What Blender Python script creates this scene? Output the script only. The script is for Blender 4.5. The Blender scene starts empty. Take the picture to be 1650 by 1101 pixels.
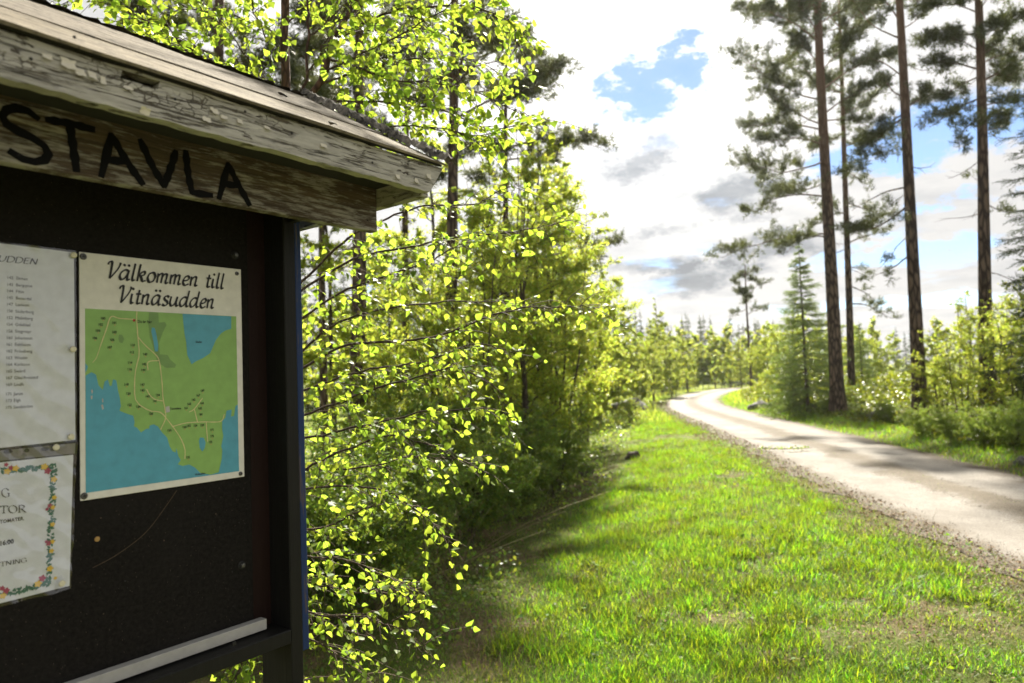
import bpy, bmesh, math, random
import numpy as np
from mathutils import Matrix, Vector

SC = bpy.context.scene
COL = SC.collection
R = math.radians
rnd = random.Random(7)
rng = np.random.default_rng(11)

# ------------------------------------------------------------------ camera
CAMZ = 1.75
PITCH, ROLL, F = 0.05168516, 0.03760765, 1100.0        # 24 mm on full frame, photo pixels 1650 x 1101
_f = np.array([0, math.cos(PITCH), math.sin(PITCH)])
_u0 = np.array([0, -math.sin(PITCH), math.cos(PITCH)])
_r0 = np.array([1.0, 0, 0])
CR = math.cos(ROLL) * _r0 - math.sin(ROLL) * _u0
CU = math.sin(ROLL) * _r0 + math.cos(ROLL) * _u0
CF = _f
CPOS = np.array([0, 0, CAMZ])
cd = bpy.data.cameras.new('camera')
cam = bpy.data.objects.new('camera', cd)
COL.objects.link(cam)
M = Matrix.Identity(4)
for i in range(3):
    M[i][0], M[i][1], M[i][2], M[i][3] = CR[i], CU[i], -CF[i], CPOS[i]
cam.matrix_world = M
cd.lens = 24.0
cd.sensor_width = 36.0
cd.clip_start = 0.05
cd.clip_end = 3000
cd.dof.use_dof = True
cd.dof.focus_distance = 1.7
cd.dof.aperture_fstop = 4.2
SC.camera = cam


def ray(px, py):
    return CF + CR * (px - 825) / F + CU * (550.5 - py) / F


def PX(px, py, Z):
    return CPOS + Z * ray(px, py)


def spot(px, Y):
    """ground position (x, y) in the vertical plane seen at column px on the horizon, Y metres ahead"""
    d = ray(px, 607 - 0.0376 * (px - 825))
    return d[0] / d[1] * Y, Y


def ztop(px, py, Y):
    d = ray(px, py)
    return CAMZ + Y * d[2] / d[1]


# ------------------------------------------------------------------ light
SUN_D = ray(940, -310)
SUN_D = SUN_D / np.linalg.norm(SUN_D)
SUN_EL = math.asin(SUN_D[2])
SUN_AZ = math.atan2(SUN_D[0], SUN_D[1])                 # from +Y towards +X
sl = bpy.data.lights.new('sun', 'SUN')
sl.energy = 5.0
sl.angle = R(2.2)
sl.color = (1.0, 0.93, 0.80)
so = bpy.data.objects.new('sun', sl)
COL.objects.link(so)
so.rotation_euler = Vector(SUN_D).to_track_quat('Z', 'Y').to_euler()
SC.view_settings.view_transform = 'Standard'
SC.view_settings.look = 'None'
SC.view_settings.gamma = 1.0
SC.view_settings.use_curve_mapping = False
SC.view_settings.exposure = 1.95
cy = SC.cycles
cy.max_bounces = 8
cy.diffuse_bounces = 4
cy.glossy_bounces = 3
cy.transmission_bounces = 6
cy.transparent_max_bounces = 8
cy.use_denoising = True
cy.sample_clamp_indirect = 8.0
cy.caustics_reflective = False
cy.caustics_refractive = False


def nd(t, typ, props=None, **inp):
    n = t.nodes.new(typ)
    for k, v in (props or {}).items():
        setattr(n, k, v)
    for k, v in inp.items():
        if k.startswith('i') and k[1:].isdigit():
            s = n.inputs[int(k[1:])]
        else:
            s = n.inputs[k.replace('_', ' ')]
        if isinstance(v, bpy.types.NodeSocket):
            t.links.new(v, s)
        else:
            if isinstance(v, tuple) and s.type == 'RGBA' and len(v) == 3:
                v = v + (1.0,)
            s.default_value = v
    return n


def mth(t, op, a, b=None, clamp=False):
    n = t.nodes.new('ShaderNodeMath')
    n.operation = op
    n.use_clamp = clamp
    for i, v in enumerate((a, b)):
        if v is None:
            continue
        if isinstance(v, bpy.types.NodeSocket):
            t.links.new(v, n.inputs[i])
        else:
            n.inputs[i].default_value = v
    return n.outputs[0]


def vmt(t, op, a, b=None, out=0):
    n = t.nodes.new('ShaderNodeVectorMath')
    n.operation = op
    for i, v in enumerate((a, b)):
        if v is None:
            continue
        if isinstance(v, bpy.types.NodeSocket):
            t.links.new(v, n.inputs[i])
        elif op == 'SCALE' and i == 1:
            n.inputs['Scale'].default_value = v
        else:
            n.inputs[i].default_value = v
    return n.outputs[out]


def ramp(t, fac, stops, interp='LINEAR'):
    n = t.nodes.new('ShaderNodeValToRGB')
    n.color_ramp.interpolation = interp
    e = n.color_ramp.elements
    while len(e) > len(stops):
        e.remove(e[-1])
    while len(e) < len(stops):
        e.new(0.5)
    for i, (p, c) in enumerate(stops):
        e[i].position = p
        e[i].color = (c, c, c, 1) if isinstance(c, (int, float)) else tuple(c) + (1,)
    t.links.new(fac, n.inputs[0])
    return n.outputs[0]


def mixc(t, fac, a, b):
    return nd(t, 'ShaderNodeMixRGB', None, Fac=fac, Color1=a, Color2=b).outputs[0]


# ------------------------------------------------------------------ sky: Nishita blue with broken cloud
w = bpy.data.worlds.new('World')
SC.world = w
w.use_nodes = True
t = w.node_tree
t.nodes.clear()
sky = nd(t, 'ShaderNodeTexSky', {'sky_type': 'NISHITA', 'sun_disc': False, 'sun_elevation': SUN_EL,
                                 'sun_rotation': SUN_AZ, 'air_density': 1.0, 'dust_density': 0.0, 'ozone_density': 2.2, 'altitude': 2500})
bg1 = nd(t, 'ShaderNodeBackground', None, Color=sky.outputs[0], Strength=0.05)
dirv = vmt(t, 'NORMALIZE', nd(t, 'ShaderNodeTexCoord').outputs['Generated'])
sep = nd(t, 'ShaderNodeSeparateXYZ', None, Vector=dirv)
zz = mth(t, 'MAXIMUM', mth(t, 'ADD', sep.outputs[2], 0.10), 0.04)
plane = nd(t, 'ShaderNodeCombineXYZ', None, X=mth(t, 'DIVIDE', sep.outputs[0], zz), Y=mth(t, 'DIVIDE', sep.outputs[1], zz), Z=0.0).outputs[0]
n1 = nd(t, 'ShaderNodeTexNoise', None, Vector=plane, Scale=1.7, Detail=8.0, Roughness=0.58, Distortion=0.25).outputs[0]
n2 = nd(t, 'ShaderNodeTexNoise', None, Vector=vmt(t, 'ADD', plane, (7.3, 2.1, 0)), Scale=2.6, Detail=6.0, Roughness=0.6).outputs[0]


def blob(px, py, rx, ry, rot=0):
    c = ray(px, py)
    c = c / np.linalg.norm(c)
    up = np.array([0, 0, 1.0]) - c * c[2]
    up /= np.linalg.norm(up)
    rt = np.cross(c, up)
    a = math.radians(rot)
    rt, up = rt * math.cos(a) + up * math.sin(a), up * math.cos(a) - rt * math.sin(a)
    dv = vmt(t, 'SUBTRACT', dirv, tuple(c))
    k = nd(t, 'ShaderNodeTexNoise', None, Vector=vmt(t, 'MULTIPLY', dirv, (1, 1, 2.0)), Scale=14.0, Detail=8.0, Roughness=.68).outputs[0]
    a1 = mth(t, 'MULTIPLY', vmt(t, 'DOT_PRODUCT', dv, tuple(rt), 1), F / rx)
    a2 = mth(t, 'MULTIPLY', vmt(t, 'DOT_PRODUCT', dv, tuple(up), 1), F / ry)
    d2 = mth(t, 'ADD', mth(t, 'MULTIPLY', a1, a1), mth(t, 'MULTIPLY', a2, a2))
    d2 = mth(t, 'ADD', d2, mth(t, 'MULTIPLY', mth(t, 'SUBTRACT', k, 0.5), 5.0))
    return mth(t, 'SUBTRACT', 1.0, d2, True)


def total(bl):
    s = bl[0]
    for b in bl[1:]:
        s = mth(t, 'ADD', s, b)
    return s


holes = total([blob(1050, 128, 105, 58, 12), blob(1490, 225, 150, 45, 5), blob(1530, 322, 110, 20), blob(1450, 408, 150, 22, 3),
               blob(1430, 490, 180, 12)])
greys = total([blob(1035, 255, 75, 38, 5), blob(1075, 366, 70, 18), blob(1045, 428, 100, 16), blob(1190, 320, 70, 40), blob(1120, 450, 110, 26, 4), blob(1230, 400, 90, 25)])
cover = mth(t, 'SUBTRACT', mth(t, 'ADD', mth(t, 'MULTIPLY', mth(t, 'SUBTRACT', n1, .5), 1.35), 0.72), mth(t, 'MULTIPLY', holes, 0.42))
mask = ramp(t, cover, [(0.0, .04), (0.36, .07), (0.64, 1), (1, 1)], 'EASE')
sund = vmt(t, 'DOT_PRODUCT', dirv, tuple(SUN_D), 1)
glow = mth(t, 'POWER', mth(t, 'MAXIMUM', sund, 0.0), 14.0)          # clouds scatter forward round the sun
glow2 = mth(t, 'POWER', mth(t, 'MAXIMUM', sund, 0.0), 160.0)
thick = ramp(t, mth(t, 'ADD', mth(t, 'MULTIPLY', n2, 0.8), mth(t, 'MULTIPLY', greys, 0.48)), [(0.0, 0), (0.38, 0), (1.0, 1)])
base = mth(t, 'ADD', 0.205, mth(t, 'MULTIPLY', glow, 0.42))
base = mth(t, 'ADD', base, mth(t, 'MULTIPLY', glow2, 2.0))
stren = mth(t, 'MULTIPLY', base, mth(t, 'SUBTRACT', 1.0, mth(t, 'MULTIPLY', thick, 0.60)))
ccol = mixc(t, thick, (1.0, 0.985, 0.96), (0.86, 0.92, 1.0))
bg2 = nd(t, 'ShaderNodeBackground', None, Color=ccol, Strength=stren)
mx = nd(t, 'ShaderNodeMixShader', None, i0=mask, i1=bg1.outputs[0], i2=bg2.outputs[0])
nd(t, 'ShaderNodeOutputWorld', None, Surface=mx.outputs[0])

# ------------------------------------------------------------------ helpers: meshes and things


def mesh_np(name, V, faces_flat, sizes, mat=None, smooth=None):
    me = bpy.data.meshes.new(name)
    V = np.asarray(V, dtype=np.float32).reshape(-1, 3)
    faces_flat = np.asarray(faces_flat, dtype=np.int32).ravel()
    sizes = np.asarray(sizes, dtype=np.int32).ravel()
    me.vertices.add(len(V))
    me.vertices.foreach_set('co', V.ravel())
    me.loops.add(len(faces_flat))
    me.loops.foreach_set('vertex_index', faces_flat)
    me.polygons.add(len(sizes))
    st = np.zeros(len(sizes), dtype=np.int32)
    st[1:] = np.cumsum(sizes)[:-1]
    me.polygons.foreach_set('loop_start', st)
    me.polygons.foreach_set('loop_total', sizes)
    if smooth is not None:
        me.polygons.foreach_set('use_smooth', np.full(len(sizes), bool(smooth)))
    me.update(calc_edges=True)
    if mat:
        me.materials.append(mat)
    return me


class Geo:
    """collects verts and faces of equal or mixed size"""
    def __init__(s):
        s.V, s.F, s.S, s.n = [], [], [], 0

    def add(s, V, Fa):
        V = np.asarray(V, dtype=float).reshape(-1, 3)
        Fa = np.asarray(Fa, dtype=int)
        s.V.append(V)
        s.F.append((Fa + s.n).ravel())
        s.S.append(np.full(len(Fa), Fa.shape[1]))
        s.n += len(V)

    def mesh(s, name, mat, smooth=None):
        return mesh_np(name, np.concatenate(s.V), np.concatenate(s.F), np.concatenate(s.S), mat, smooth)


def link(name, me, parent=None, loc=None):
    o = bpy.data.objects.new(name, me)
    COL.objects.link(o)
    if parent is not None:
        o.parent = parent
    if loc is not None:
        o.location = loc
    return o


def tag(o, label=None, cat=None, group=None, kind=None):
    if label:
        o['label'] = label
    if cat:
        o['category'] = cat
    if group:
        o['group'] = group
    if kind:
        o['kind'] = kind
    return o


def thing(name, label, cat, loc=(0, 0, 0), group=None, rotz=0.0):
    o = bpy.data.objects.new(name, None)
    o.empty_display_size = 0.2
    COL.objects.link(o)
    o.location = loc
    o.rotation_euler = (0, 0, rotz)
    return tag(o, label, cat, group)


def copy_tree(o, parent=None):
    c = o.copy()
    COL.objects.link(c)
    c.parent = parent
    for ch in list(o.children):
        copy_tree(ch, c)
    return c


def tube_geo(g, pts, rad, sides=5):
    P = np.asarray(pts, dtype=float)
    n = len(P)
    T = np.gradient(P, axis=0)
    T /= np.linalg.norm(T, axis=1)[:, None] + 1e-9
    ref = np.array([0.0, 0, 1]) if abs(T[:, 2]).mean() < 0.8 else np.array([1.0, 0.1, 0])
    A = np.cross(T, ref)
    A /= np.linalg.norm(A, axis=1)[:, None] + 1e-9
    B = np.cross(T, A)
    rad = np.broadcast_to(np.asarray(rad, dtype=float), (n,))
    a = np.arange(sides) * 2 * math.pi / sides
    V = P[:, None, :] + rad[:, None, None] * (np.cos(a)[None, :, None] * A[:, None, :] + np.sin(a)[None, :, None] * B[:, None, :])
    V = V.reshape(-1, 3)
    i = np.arange(n - 1)[:, None] * sides
    j = np.arange(sides)[None, :]
    j2 = (j + 1) % sides
    Q = np.stack([i + j, i + j2, i + sides + j2, i + sides + j], -1).reshape(-1, 4)
    g.add(V, Q)


def spline(P, n):
    """Catmull-Rom through control points"""
    P = np.asarray(P, dtype=float)
    if len(P) == 2:
        return P[0] + (P[1] - P[0]) * np.linspace(0, 1, n)[:, None]
    Q = np.vstack([2 * P[0] - P[1], P, 2 * P[-1] - P[-2]])
    out = []
    for s in np.linspace(0, len(P) - 1 - 1e-6, n):
        k = int(s)
        x = s - k
        a, b, c, d = Q[k], Q[k + 1], Q[k + 2], Q[k + 3]
        out.append(0.5 * (2 * b + (c - a) * x + (2 * a - 5 * b + 4 * c - d) * x * x + (3 * b - a - 3 * c + d) * x ** 3))
    return np.array(out)


def unit(v):
    v = np.asarray(v, dtype=float)
    return v / (np.linalg.norm(v, axis=-1, keepdims=True) + 1e-9)


def frames(axis, normal):
    y = unit(axis)
    x = unit(np.cross(y, normal))
    z = np.cross(x, y)
    return x, y, z


def scatter(g, P, axis, normal, size, tv, tf):
    """place a template (tv verts, tf faces) at every P"""
    x, y, z = frames(axis, normal)
    size = np.broadcast_to(size, (len(P),))
    V = P[:, None, :] + size[:, None, None] * (tv[None, :, 0:1] * x[:, None, :] + tv[None, :, 1:2] * y[:, None, :] + tv[None, :, 2:3] * z[:, None, :])
    k = len(tv)
    Fa = (np.arange(len(P)) * k)[:, None, None] + tf[None]
    g.add(V.reshape(-1, 3), Fa.reshape(-1, tf.shape[1]))


def hash2(ix, iy, s):
    v = np.sin(ix * 127.1 + iy * 311.7 + s * 74.7) * 43758.5453
    return v - np.floor(v)


def vnoise(x, y, s=0):
    x = np.asarray(x, dtype=float)
    y = np.asarray(y, dtype=float)
    ix, iy = np.floor(x), np.floor(y)
    fx, fy = x - ix, y - iy
    fx = fx * fx * (3 - 2 * fx)
    fy = fy * fy * (3 - 2 * fy)
    a = hash2(ix, iy, s) * (1 - fx) + hash2(ix + 1, iy, s) * fx
    b = hash2(ix, iy + 1, s) * (1 - fx) + hash2(ix + 1, iy + 1, s) * fx
    return a * (1 - fy) + b * fy


def fbm(x, y, s=0):
    return (vnoise(x, y, s) + 0.5 * vnoise(x * 2.1, y * 2.1, s + 3) + 0.25 * vnoise(x * 4.3, y * 4.3, s + 7)) / 1.75


# leaf templates: x across, y along, z normal
LEAF_V = np.array([[0, 0, 0], [-.30, .12, .05], [-.43, .34, .08], [-.22, .70, .02], [0, 1.0, -.08], [.22, .70, .02], [.43, .34, .08], [.30, .12, .05], [0, .42, -.02]])
LEAF_F = np.array([[8, 0, 1], [8, 1, 2], [8, 2, 3], [8, 3, 4], [8, 4, 5], [8, 5, 6], [8, 6, 7], [8, 7, 0]])[:, ::-1]
DIA_V = np.array([[0, 0, 0], [-.42, .42, .06], [0, 1, -.05], [.42, .42, .06]])
DIA_F = np.array([[0, 2, 1], [0, 3, 2]])


def tuft_template(n, spread, length, width, shoot, seed):
    r = np.random.default_rng(seed)
    V, Fa = [], []
    for i in range(n):
        a = r.uniform(0, 2 * math.pi)
        y0 = shoot * r.uniform(0, 1)
        el = r.uniform(0.5, 1.0) * spread
        d = np.array([math.cos(a) * math.sin(el), math.cos(el), math.sin(a) * math.sin(el)])
        s = unit(np.cross(d, r.normal(size=3)))
        b = np.array([0, y0, 0])
        L = length * r.uniform(.75, 1.15)
        k = len(V)
        V += [b - s * width / 2, b + s * width / 2, b + d * L]
        Fa.append([k, k + 1, k + 2])
    return np.array(V), np.array(Fa)


# ------------------------------------------------------------------ materials


def new_mat(name):
    m = bpy.data.materials.new(name)
    m.use_nodes = True
    m.node_tree.nodes.clear()
    return m, m.node_tree


def finish(t, sh):
    nd(t, 'ShaderNodeOutputMaterial', None, Surface=sh)


def leaf_mat(name, refl, trans, rough=0.42, spec=0.45, mixf=0.5, var=0.35, hue=0.035, drift=0):
    m, t = new_mat(name)
    rp = nd(t, 'ShaderNodeNewGeometry').outputs['Random Per Island']
    h = mth(t, 'ADD', 0.5 - hue, mth(t, 'MULTIPLY', rp, 2 * hue))
    r2 = mth(t, 'FRACT', mth(t, 'MULTIPLY', rp, 17.31))
    v = mth(t, 'ADD', 1 - var, mth(t, 'MULTIPLY', r2, 2 * var))
    if drift:   # patches of different grasses
        dn = nd(t, 'ShaderNodeTexNoise', None, Vector=nd(t, 'ShaderNodeTexCoord').outputs['Object'], Scale=2.3, Detail=5.0).outputs[0]
        v = mth(t, 'MULTIPLY', v, ramp(t, dn, [(.36, 1 - drift), (.62, 1)]))
        h = mth(t, 'ADD', h, mth(t, 'MULTIPLY', mth(t, 'SUBTRACT', dn, .5), .10))
    c1 = nd(t, 'ShaderNodeHueSaturation', None, Hue=h, Saturation=1.0, Value=v, Fac=1.0, Color=refl).outputs[0]
    c2 = nd(t, 'ShaderNodeHueSaturation', None, Hue=h, Saturation=1.0, Value=v, Fac=1.0, Color=trans).outputs[0]
    b = nd(t, 'ShaderNodeBsdfPrincipled', None, Base_Color=c1, Roughness=rough, Specular_IOR_Level=spec)
    tr = nd(t, 'ShaderNodeBsdfTranslucent', None, Color=c2)
    finish(t, nd(t, 'ShaderNodeMixShader', None, i0=mixf, i1=b.outputs[0], i2=tr.outputs[0]).outputs[0])
    return m


def plain(name, col, rough=0.6, spec=0.4, metal=0.0):
    m, t = new_mat(name)
    n = nd(t, 'ShaderNodeTexNoise', None, Vector=nd(t, 'ShaderNodeTexCoord').outputs['Object'], Scale=60.0, Detail=4.0)
    c = mixc(t, n.outputs[0], tuple(x * .82 for x in col), tuple(min(1, x * 1.18) for x in col))
    b = nd(t, 'ShaderNodeBsdfPrincipled', None, Base_Color=c, Roughness=rough, Specular_IOR_Level=spec, Metallic=metal)
    finish(t, b.outputs[0])
    return m


def bark_mat(name, c1, c2, sx=9.0, sz=2.0, bump=0.6, upper=None, zsplit=(4, 8)):
    m, t = new_mat(name)
    co = nd(t, 'ShaderNodeTexCoord').outputs['Object']
    mp = nd(t, 'ShaderNodeMapping', None, Vector=co, Scale=(sx, sx, sz)).outputs[0]
    n = nd(t, 'ShaderNodeTexNoise', None, Vector=mp, Scale=1.6, Detail=8.0, Roughness=.65).outputs[0]
    vo = nd(t, 'ShaderNodeTexVoronoi', {'feature': 'DISTANCE_TO_EDGE'}, Vector=mp, Scale=1.5).outputs[0]
    hgt = mth(t, 'MULTIPLY', n, ramp(t, vo, [(0, 0), (.25, 1)]))
    c = mixc(t, ramp(t, hgt, [(.1, 0), (.55, 1)]), c1, c2)
    if upper:
        z = nd(t, 'ShaderNodeSeparateXYZ', None, Vector=co).outputs[2]
        c = mixc(t, ramp(t, mth(t, 'DIVIDE', z, 20.0), [(zsplit[0] / 20, 0), (zsplit[1] / 20, 1)]), c, upper)
    bp = nd(t, 'ShaderNodeBump', None, Height=hgt, Strength=bump, Distance=0.03)
    b = nd(t, 'ShaderNodeBsdfPrincipled', None, Base_Color=c, Roughness=.85, Specular_IOR_Level=.2, Normal=bp.outputs[0])
    finish(t, b.outputs[0])
    return m


M_birchleaf = leaf_mat('birch_leaf_mat', (.10, .165, .020), (.38, .51, .045), rough=.48, spec=.28, mixf=.6, var=.38, hue=.02)
M_willow = leaf_mat('willow_leaf_mat', (.11, .155, .018), (.52, .60, .065), mixf=.6, var=.35)
M_shrub = leaf_mat('shrub_leaf_mat', (.08, .135, .024), (.34, .45, .05), mixf=.5, var=.35)
M_light = leaf_mat('spring_leaf_mat', (.15, .195, .03), (.46, .53, .06), mixf=.55, var=.3)
M_needle = leaf_mat('pine_needle_mat', (.06, .076, .028), (.13, .15, .035), rough=.5, mixf=.3, var=.4, hue=.02)
M_spruce = leaf_mat('spruce_needle_mat', (.032, .055, .017), (.075, .11, .02), rough=.5, mixf=.35, var=.4, hue=.02)
M_spruce_y = leaf_mat('young_spruce_needle_mat', (.06, .098, .025), (.20, .28, .045), rough=.5, mixf=.4, var=.4, hue=.03)
M_grass = leaf_mat('grass_blade_mat', (.085, .175, .013), (.33, .52, .017), rough=.42, spec=.4, mixf=.55, var=.5, hue=.045, drift=.42)
M_straw = leaf_mat('straw_mat', (.24, .19, .10), (.18, .14, .06), rough=.6, spec=.2, mixf=.3, var=.4, hue=.02)
M_weed = leaf_mat('weed_leaf_mat', (.08, .15, .018), (.26, .40, .016), rough=.6, spec=.14, mixf=.45, var=.3)
M_berry = leaf_mat('undergrowth_leaf_mat', (.06, .085, .012), (.19, .22, .014), rough=.4, mixf=.5, var=.45, hue=.03)
M_deadleaf = leaf_mat('dead_leaf_mat', (.20, .135, .08), (.12, .075, .04), rough=.75, spec=.15, mixf=.25, var=.5, hue=.02)
M_pinebark = bark_mat('pine_bark_mat', (.035, .025, .02), (.16, .115, .085), 7, 1.6, .8, (.16, .10, .068), (6, 12))
M_birchbark = bark_mat('young_birch_bark_mat', (.05, .03, .024), (.13, .075, .055), 40, 12, .3)
M_branch = bark_mat('branch_bark_mat', (.045, .034, .026), (.12, .095, .075), 20, 6, .3)
M_twig = bark_mat('twig_bark_mat', (.05, .035, .026), (.12, .085, .06), 60, 30, .1)

# ------------------------------------------------------------------ terrain
ROAD = np.array([(4.7, -25), (4.9, -12), (5.2, 0), (5.55, 5), (6.0, 10), (7.2, 20), (8.25, 30), (9.2, 35.5), (10.7, 41), (13.4, 48.5), (17.2, 57), (22.5, 66), (32, 78), (50, 92)], float)
ROADC = spline(ROAD, 160)
HW = 1.58


def road_s(x, y):
    """signed distance to the centre line (left negative)"""
    x = np.asarray(x, float)
    y = np.asarray(y, float)
    sh = x.shape
    p = np.stack([x.ravel(), y.ravel()], -1)
    best = np.full(len(p), 1e9)
    sg = np.zeros(len(p))
    A, B = ROADC[:-1], ROADC[1:]
    for a, b in zip(A[::2], ROADC[2::2]):
        d = b - a
        L2 = d @ d
        tt = np.clip(((p - a) @ d) / L2, 0, 1)
        q = a + tt[:, None] * d
        e = p - q
        dist = np.hypot(e[:, 0], e[:, 1])
        m = dist < best
        best[m] = dist[m]
        sg[m] = np.sign(d[1] * e[m, 0] - d[0] * e[m, 1])
    return (best * sg).reshape(sh)


def sstep(a, b, x):
    k = np.clip((x - a) / (b - a), 0, 1)
    return k * k * (3 - 2 * k)


def gz(x, y):
    x = np.asarray(x, float)
    y = np.asarray(y, float)
    s = road_s(x, y)
    a = np.abs(s)
    z = -0.015 - 0.03 * sstep(1.2, 1.7, a)
    lump = (fbm(x * .9, y * .9, 2) - .5) * .16 * sstep(1.9, 3.2, a) + (fbm(x * 3.1, y * 3.1, 5) - .5) * .05 * sstep(1.6, 2.4, a)
    left = -0.10 * sstep(2.0, 5, -s) - 0.28 * sstep(4.2, 6.0, -s) * sstep(6, 12, y) + .25 * sstep(7.5, 12, -s) * sstep(6, 12, y)
    right = 0.12 * sstep(1.7, 2.6, s) + 0.36 * sstep(2.4, 5.5, s)
    far = -0.25 * sstep(60, 80, y) + 1.3 * sstep(80, 220, y)
    return z + lump + left + right + far + (fbm(x * .05, y * .05, 9) - .5) * 1.2 * sstep(40, 120, np.hypot(x, y))


def gz1(x, y):
    return float(gz(np.array([x]), np.array([y]))[0])


xs = np.unique(np.round(np.concatenate([np.linspace(-240, -40, 20), np.linspace(-40, -6, 40), np.linspace(-6, 12, 150), np.linspace(12, 40, 60), np.linspace(40, 240, 20)]), 3))
ys = np.unique(np.round(np.concatenate([np.linspace(-60, 0, 25), np.linspace(0, 14, 120), np.linspace(14, 45, 110), np.linspace(45, 110, 60), np.linspace(110, 360, 16)]), 3))
GX, GY = np.meshgrid(xs, ys)
GZ = gz(GX, GY)
nx, ny = len(xs), len(ys)
i = np.arange(ny - 1)[:, None] * nx
j = np.arange(nx - 1)[None, :]
Q = np.stack([i + j, i + j + 1, i + nx + j + 1, i + nx + j], -1).reshape(-1, 4)

m, t = new_mat('ground_mat')
co = nd(t, 'ShaderNodeTexCoord').outputs['Object']
na = nd(t, 'ShaderNodeTexNoise', None, Vector=co, Scale=1.1, Detail=6.0, Roughness=.6).outputs[0]
nb = nd(t, 'ShaderNodeTexNoise', None, Vector=co, Scale=38.0, Detail=6.0, Roughness=.7).outputs[0]
nc = nd(t, 'ShaderNodeTexNoise', None, Vector=co, Scale=9.0, Detail=5.0).outputs[0]
soil = mixc(t, ramp(t, nb, [(.3, 0), (.7, 1)]), (.045, .03, .018), (.21, .155, .09))
moss = mixc(t, nb, (.035, .05, .010), (.11, .15, .025))
c = mixc(t, ramp(t, mth(t, 'ADD', mth(t, 'MULTIPLY', na, .7), mth(t, 'MULTIPLY', nc, .3)), [(.40, 0), (.56, 1)]), soil, moss)
yy = nd(t, 'ShaderNodeSeparateXYZ', None, Vector=co).outputs[1]
c = mixc(t, ramp(t, mth(t, 'DIVIDE', yy, 100.0), [(.12, 0), (.30, 1)]), c, mixc(t, nc, (.09, .12, .018), (.16, .19, .03)))
bp = nd(t, 'ShaderNodeBump', None, Height=mth(t, 'ADD', nb, nc), Strength=.8, Distance=.03)
finish(t, nd(t, 'ShaderNodeBsdfPrincipled', None, Base_Color=c, Roughness=.95, Specular_IOR_Level=.1, Normal=bp.outputs[0]).outputs[0])
M_ground = m
g = mesh_np('ground', np.stack([GX, GY, GZ], -1), Q, np.full(len(Q), 4), M_ground, True)
tag(link('ground', g), kind='structure')

# road: a strip with two wheel tracks and a rough centre
nl = 15
lat = np.linspace(-1, 1, nl)
RC = spline(ROAD, 800)
T2 = np.gradient(RC, axis=0)
T2 /= np.linalg.norm(T2, axis=1)[:, None]
NR = np.stack([T2[:, 1], -T2[:, 0]], -1)
arc = np.concatenate([[0], np.cumsum(np.linalg.norm(np.diff(RC, axis=0), axis=1))])
V, LAT = [], []
for k in range(len(RC)):
    for q in lat:
        hw = HW
        e = q * hw
        if abs(q) > .9:
            e += (fbm(np.array([arc[k] * 2.6]), np.array([q * 9.0]), 4)[0] - .5) * .36
        x, y = RC[k] + NR[k] * e
        V.append((x, y, 0.0))
        LAT.append(e)
V = np.array(V)
LAT = np.array(LAT)
rz = gz(V[:, 0], V[:, 1])
V[:, 2] = np.maximum(rz, rz) + .012 + .02 * np.exp(-(LAT / .25) ** 2) - .012 * np.exp(-((np.abs(LAT) - .8) / .3) ** 2) + (fbm(V[:, 0] * 4, V[:, 1] * 4, 8) - .5) * .02 * np.exp(-(LAT / .35) ** 2)
nR = len(RC)
i = np.arange(nR - 1)[:, None] * nl
j = np.arange(nl - 1)[None, :]
Q = np.stack([i + j, i + j + 1, i + nl + j + 1, i + nl + j], -1).reshape(-1, 4)
m, t = new_mat('gravel_road_mat')
co = nd(t, 'ShaderNodeTexCoord').outputs['Object']
at = nd(t, 'ShaderNodeAttribute', {'attribute_name': 'lateral'}).outputs['Fac']
al = mth(t, 'ABSOLUTE', at)
n0 = nd(t, 'ShaderNodeTexNoise', None, Vector=co, Scale=1.7, Detail=5.0, Roughness=.6).outputs[0]
n1_ = nd(t, 'ShaderNodeTexNoise', None, Vector=co, Scale=45.0, Detail=6.0, Roughness=.75).outputs[0]
vo = nd(t, 'ShaderNodeTexVoronoi', None, Vector=co, Scale=55.0).outputs['Color']
vg = nd(t, 'ShaderNodeSeparateColor', None, Color=vo).outputs[0]
grav = mixc(t, ramp(t, n1_, [(.3, 0), (.7, 1)]), (.19, .177, .157), (.335, .31, .275))
grav = mixc(t, mth(t, 'MULTIPLY', vg, .35), grav, (.065, .06, .053))
rough_ = mixc(t, ramp(t, n1_, [(.35, 0), (.6, 1)]), (.04, .031, .021), (.13, .105, .072))
wob = mth(t, 'ADD', al, mth(t, 'MULTIPLY', mth(t, 'SUBTRACT', n0, .5), .9))
wob = mth(t, 'ADD', wob, mth(t, 'MULTIPLY', mth(t, 'SUBTRACT', n1_, .5), .5))
grav = mixc(t, ramp(t, nd(t, 'ShaderNodeTexNoise', None, Vector=co, Scale=.9, Detail=7.0, Roughness=.7).outputs[0], [(.38, .55), (.6, 0)]), grav, (.115, .10, .082))
cen = ramp(t, wob, [(.0, .9), (.22, .75), (.42, 0), (1, 0)])
edge = ramp(t, mth(t, 'DIVIDE', wob, 2.0), [(.0, 0), (.52, 0), (.72, 1)])
c = mixc(t, mth(t, 'MAXIMUM', cen, edge), grav, rough_)
bp = nd(t, 'ShaderNodeBump', None, Height=mth(t, 'ADD', n1_, mth(t, 'MULTIPLY', vg, .6)), Strength=.7, Distance=.012)
finish(t, nd(t, 'ShaderNodeBsdfPrincipled', None, Base_Color=c, Roughness=.85, Specular_IOR_Level=.15, Normal=bp.outputs[0]).outputs[0])
M_road = m
me = mesh_np('road', V, Q, np.full(len(Q), 4), M_road, True)
a_ = me.attributes.new('lateral', 'FLOAT', 'POINT')
a_.data.foreach_set('value', LAT.astype(np.float32))
tag(link('gravel_road', me), kind='structure')

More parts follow.
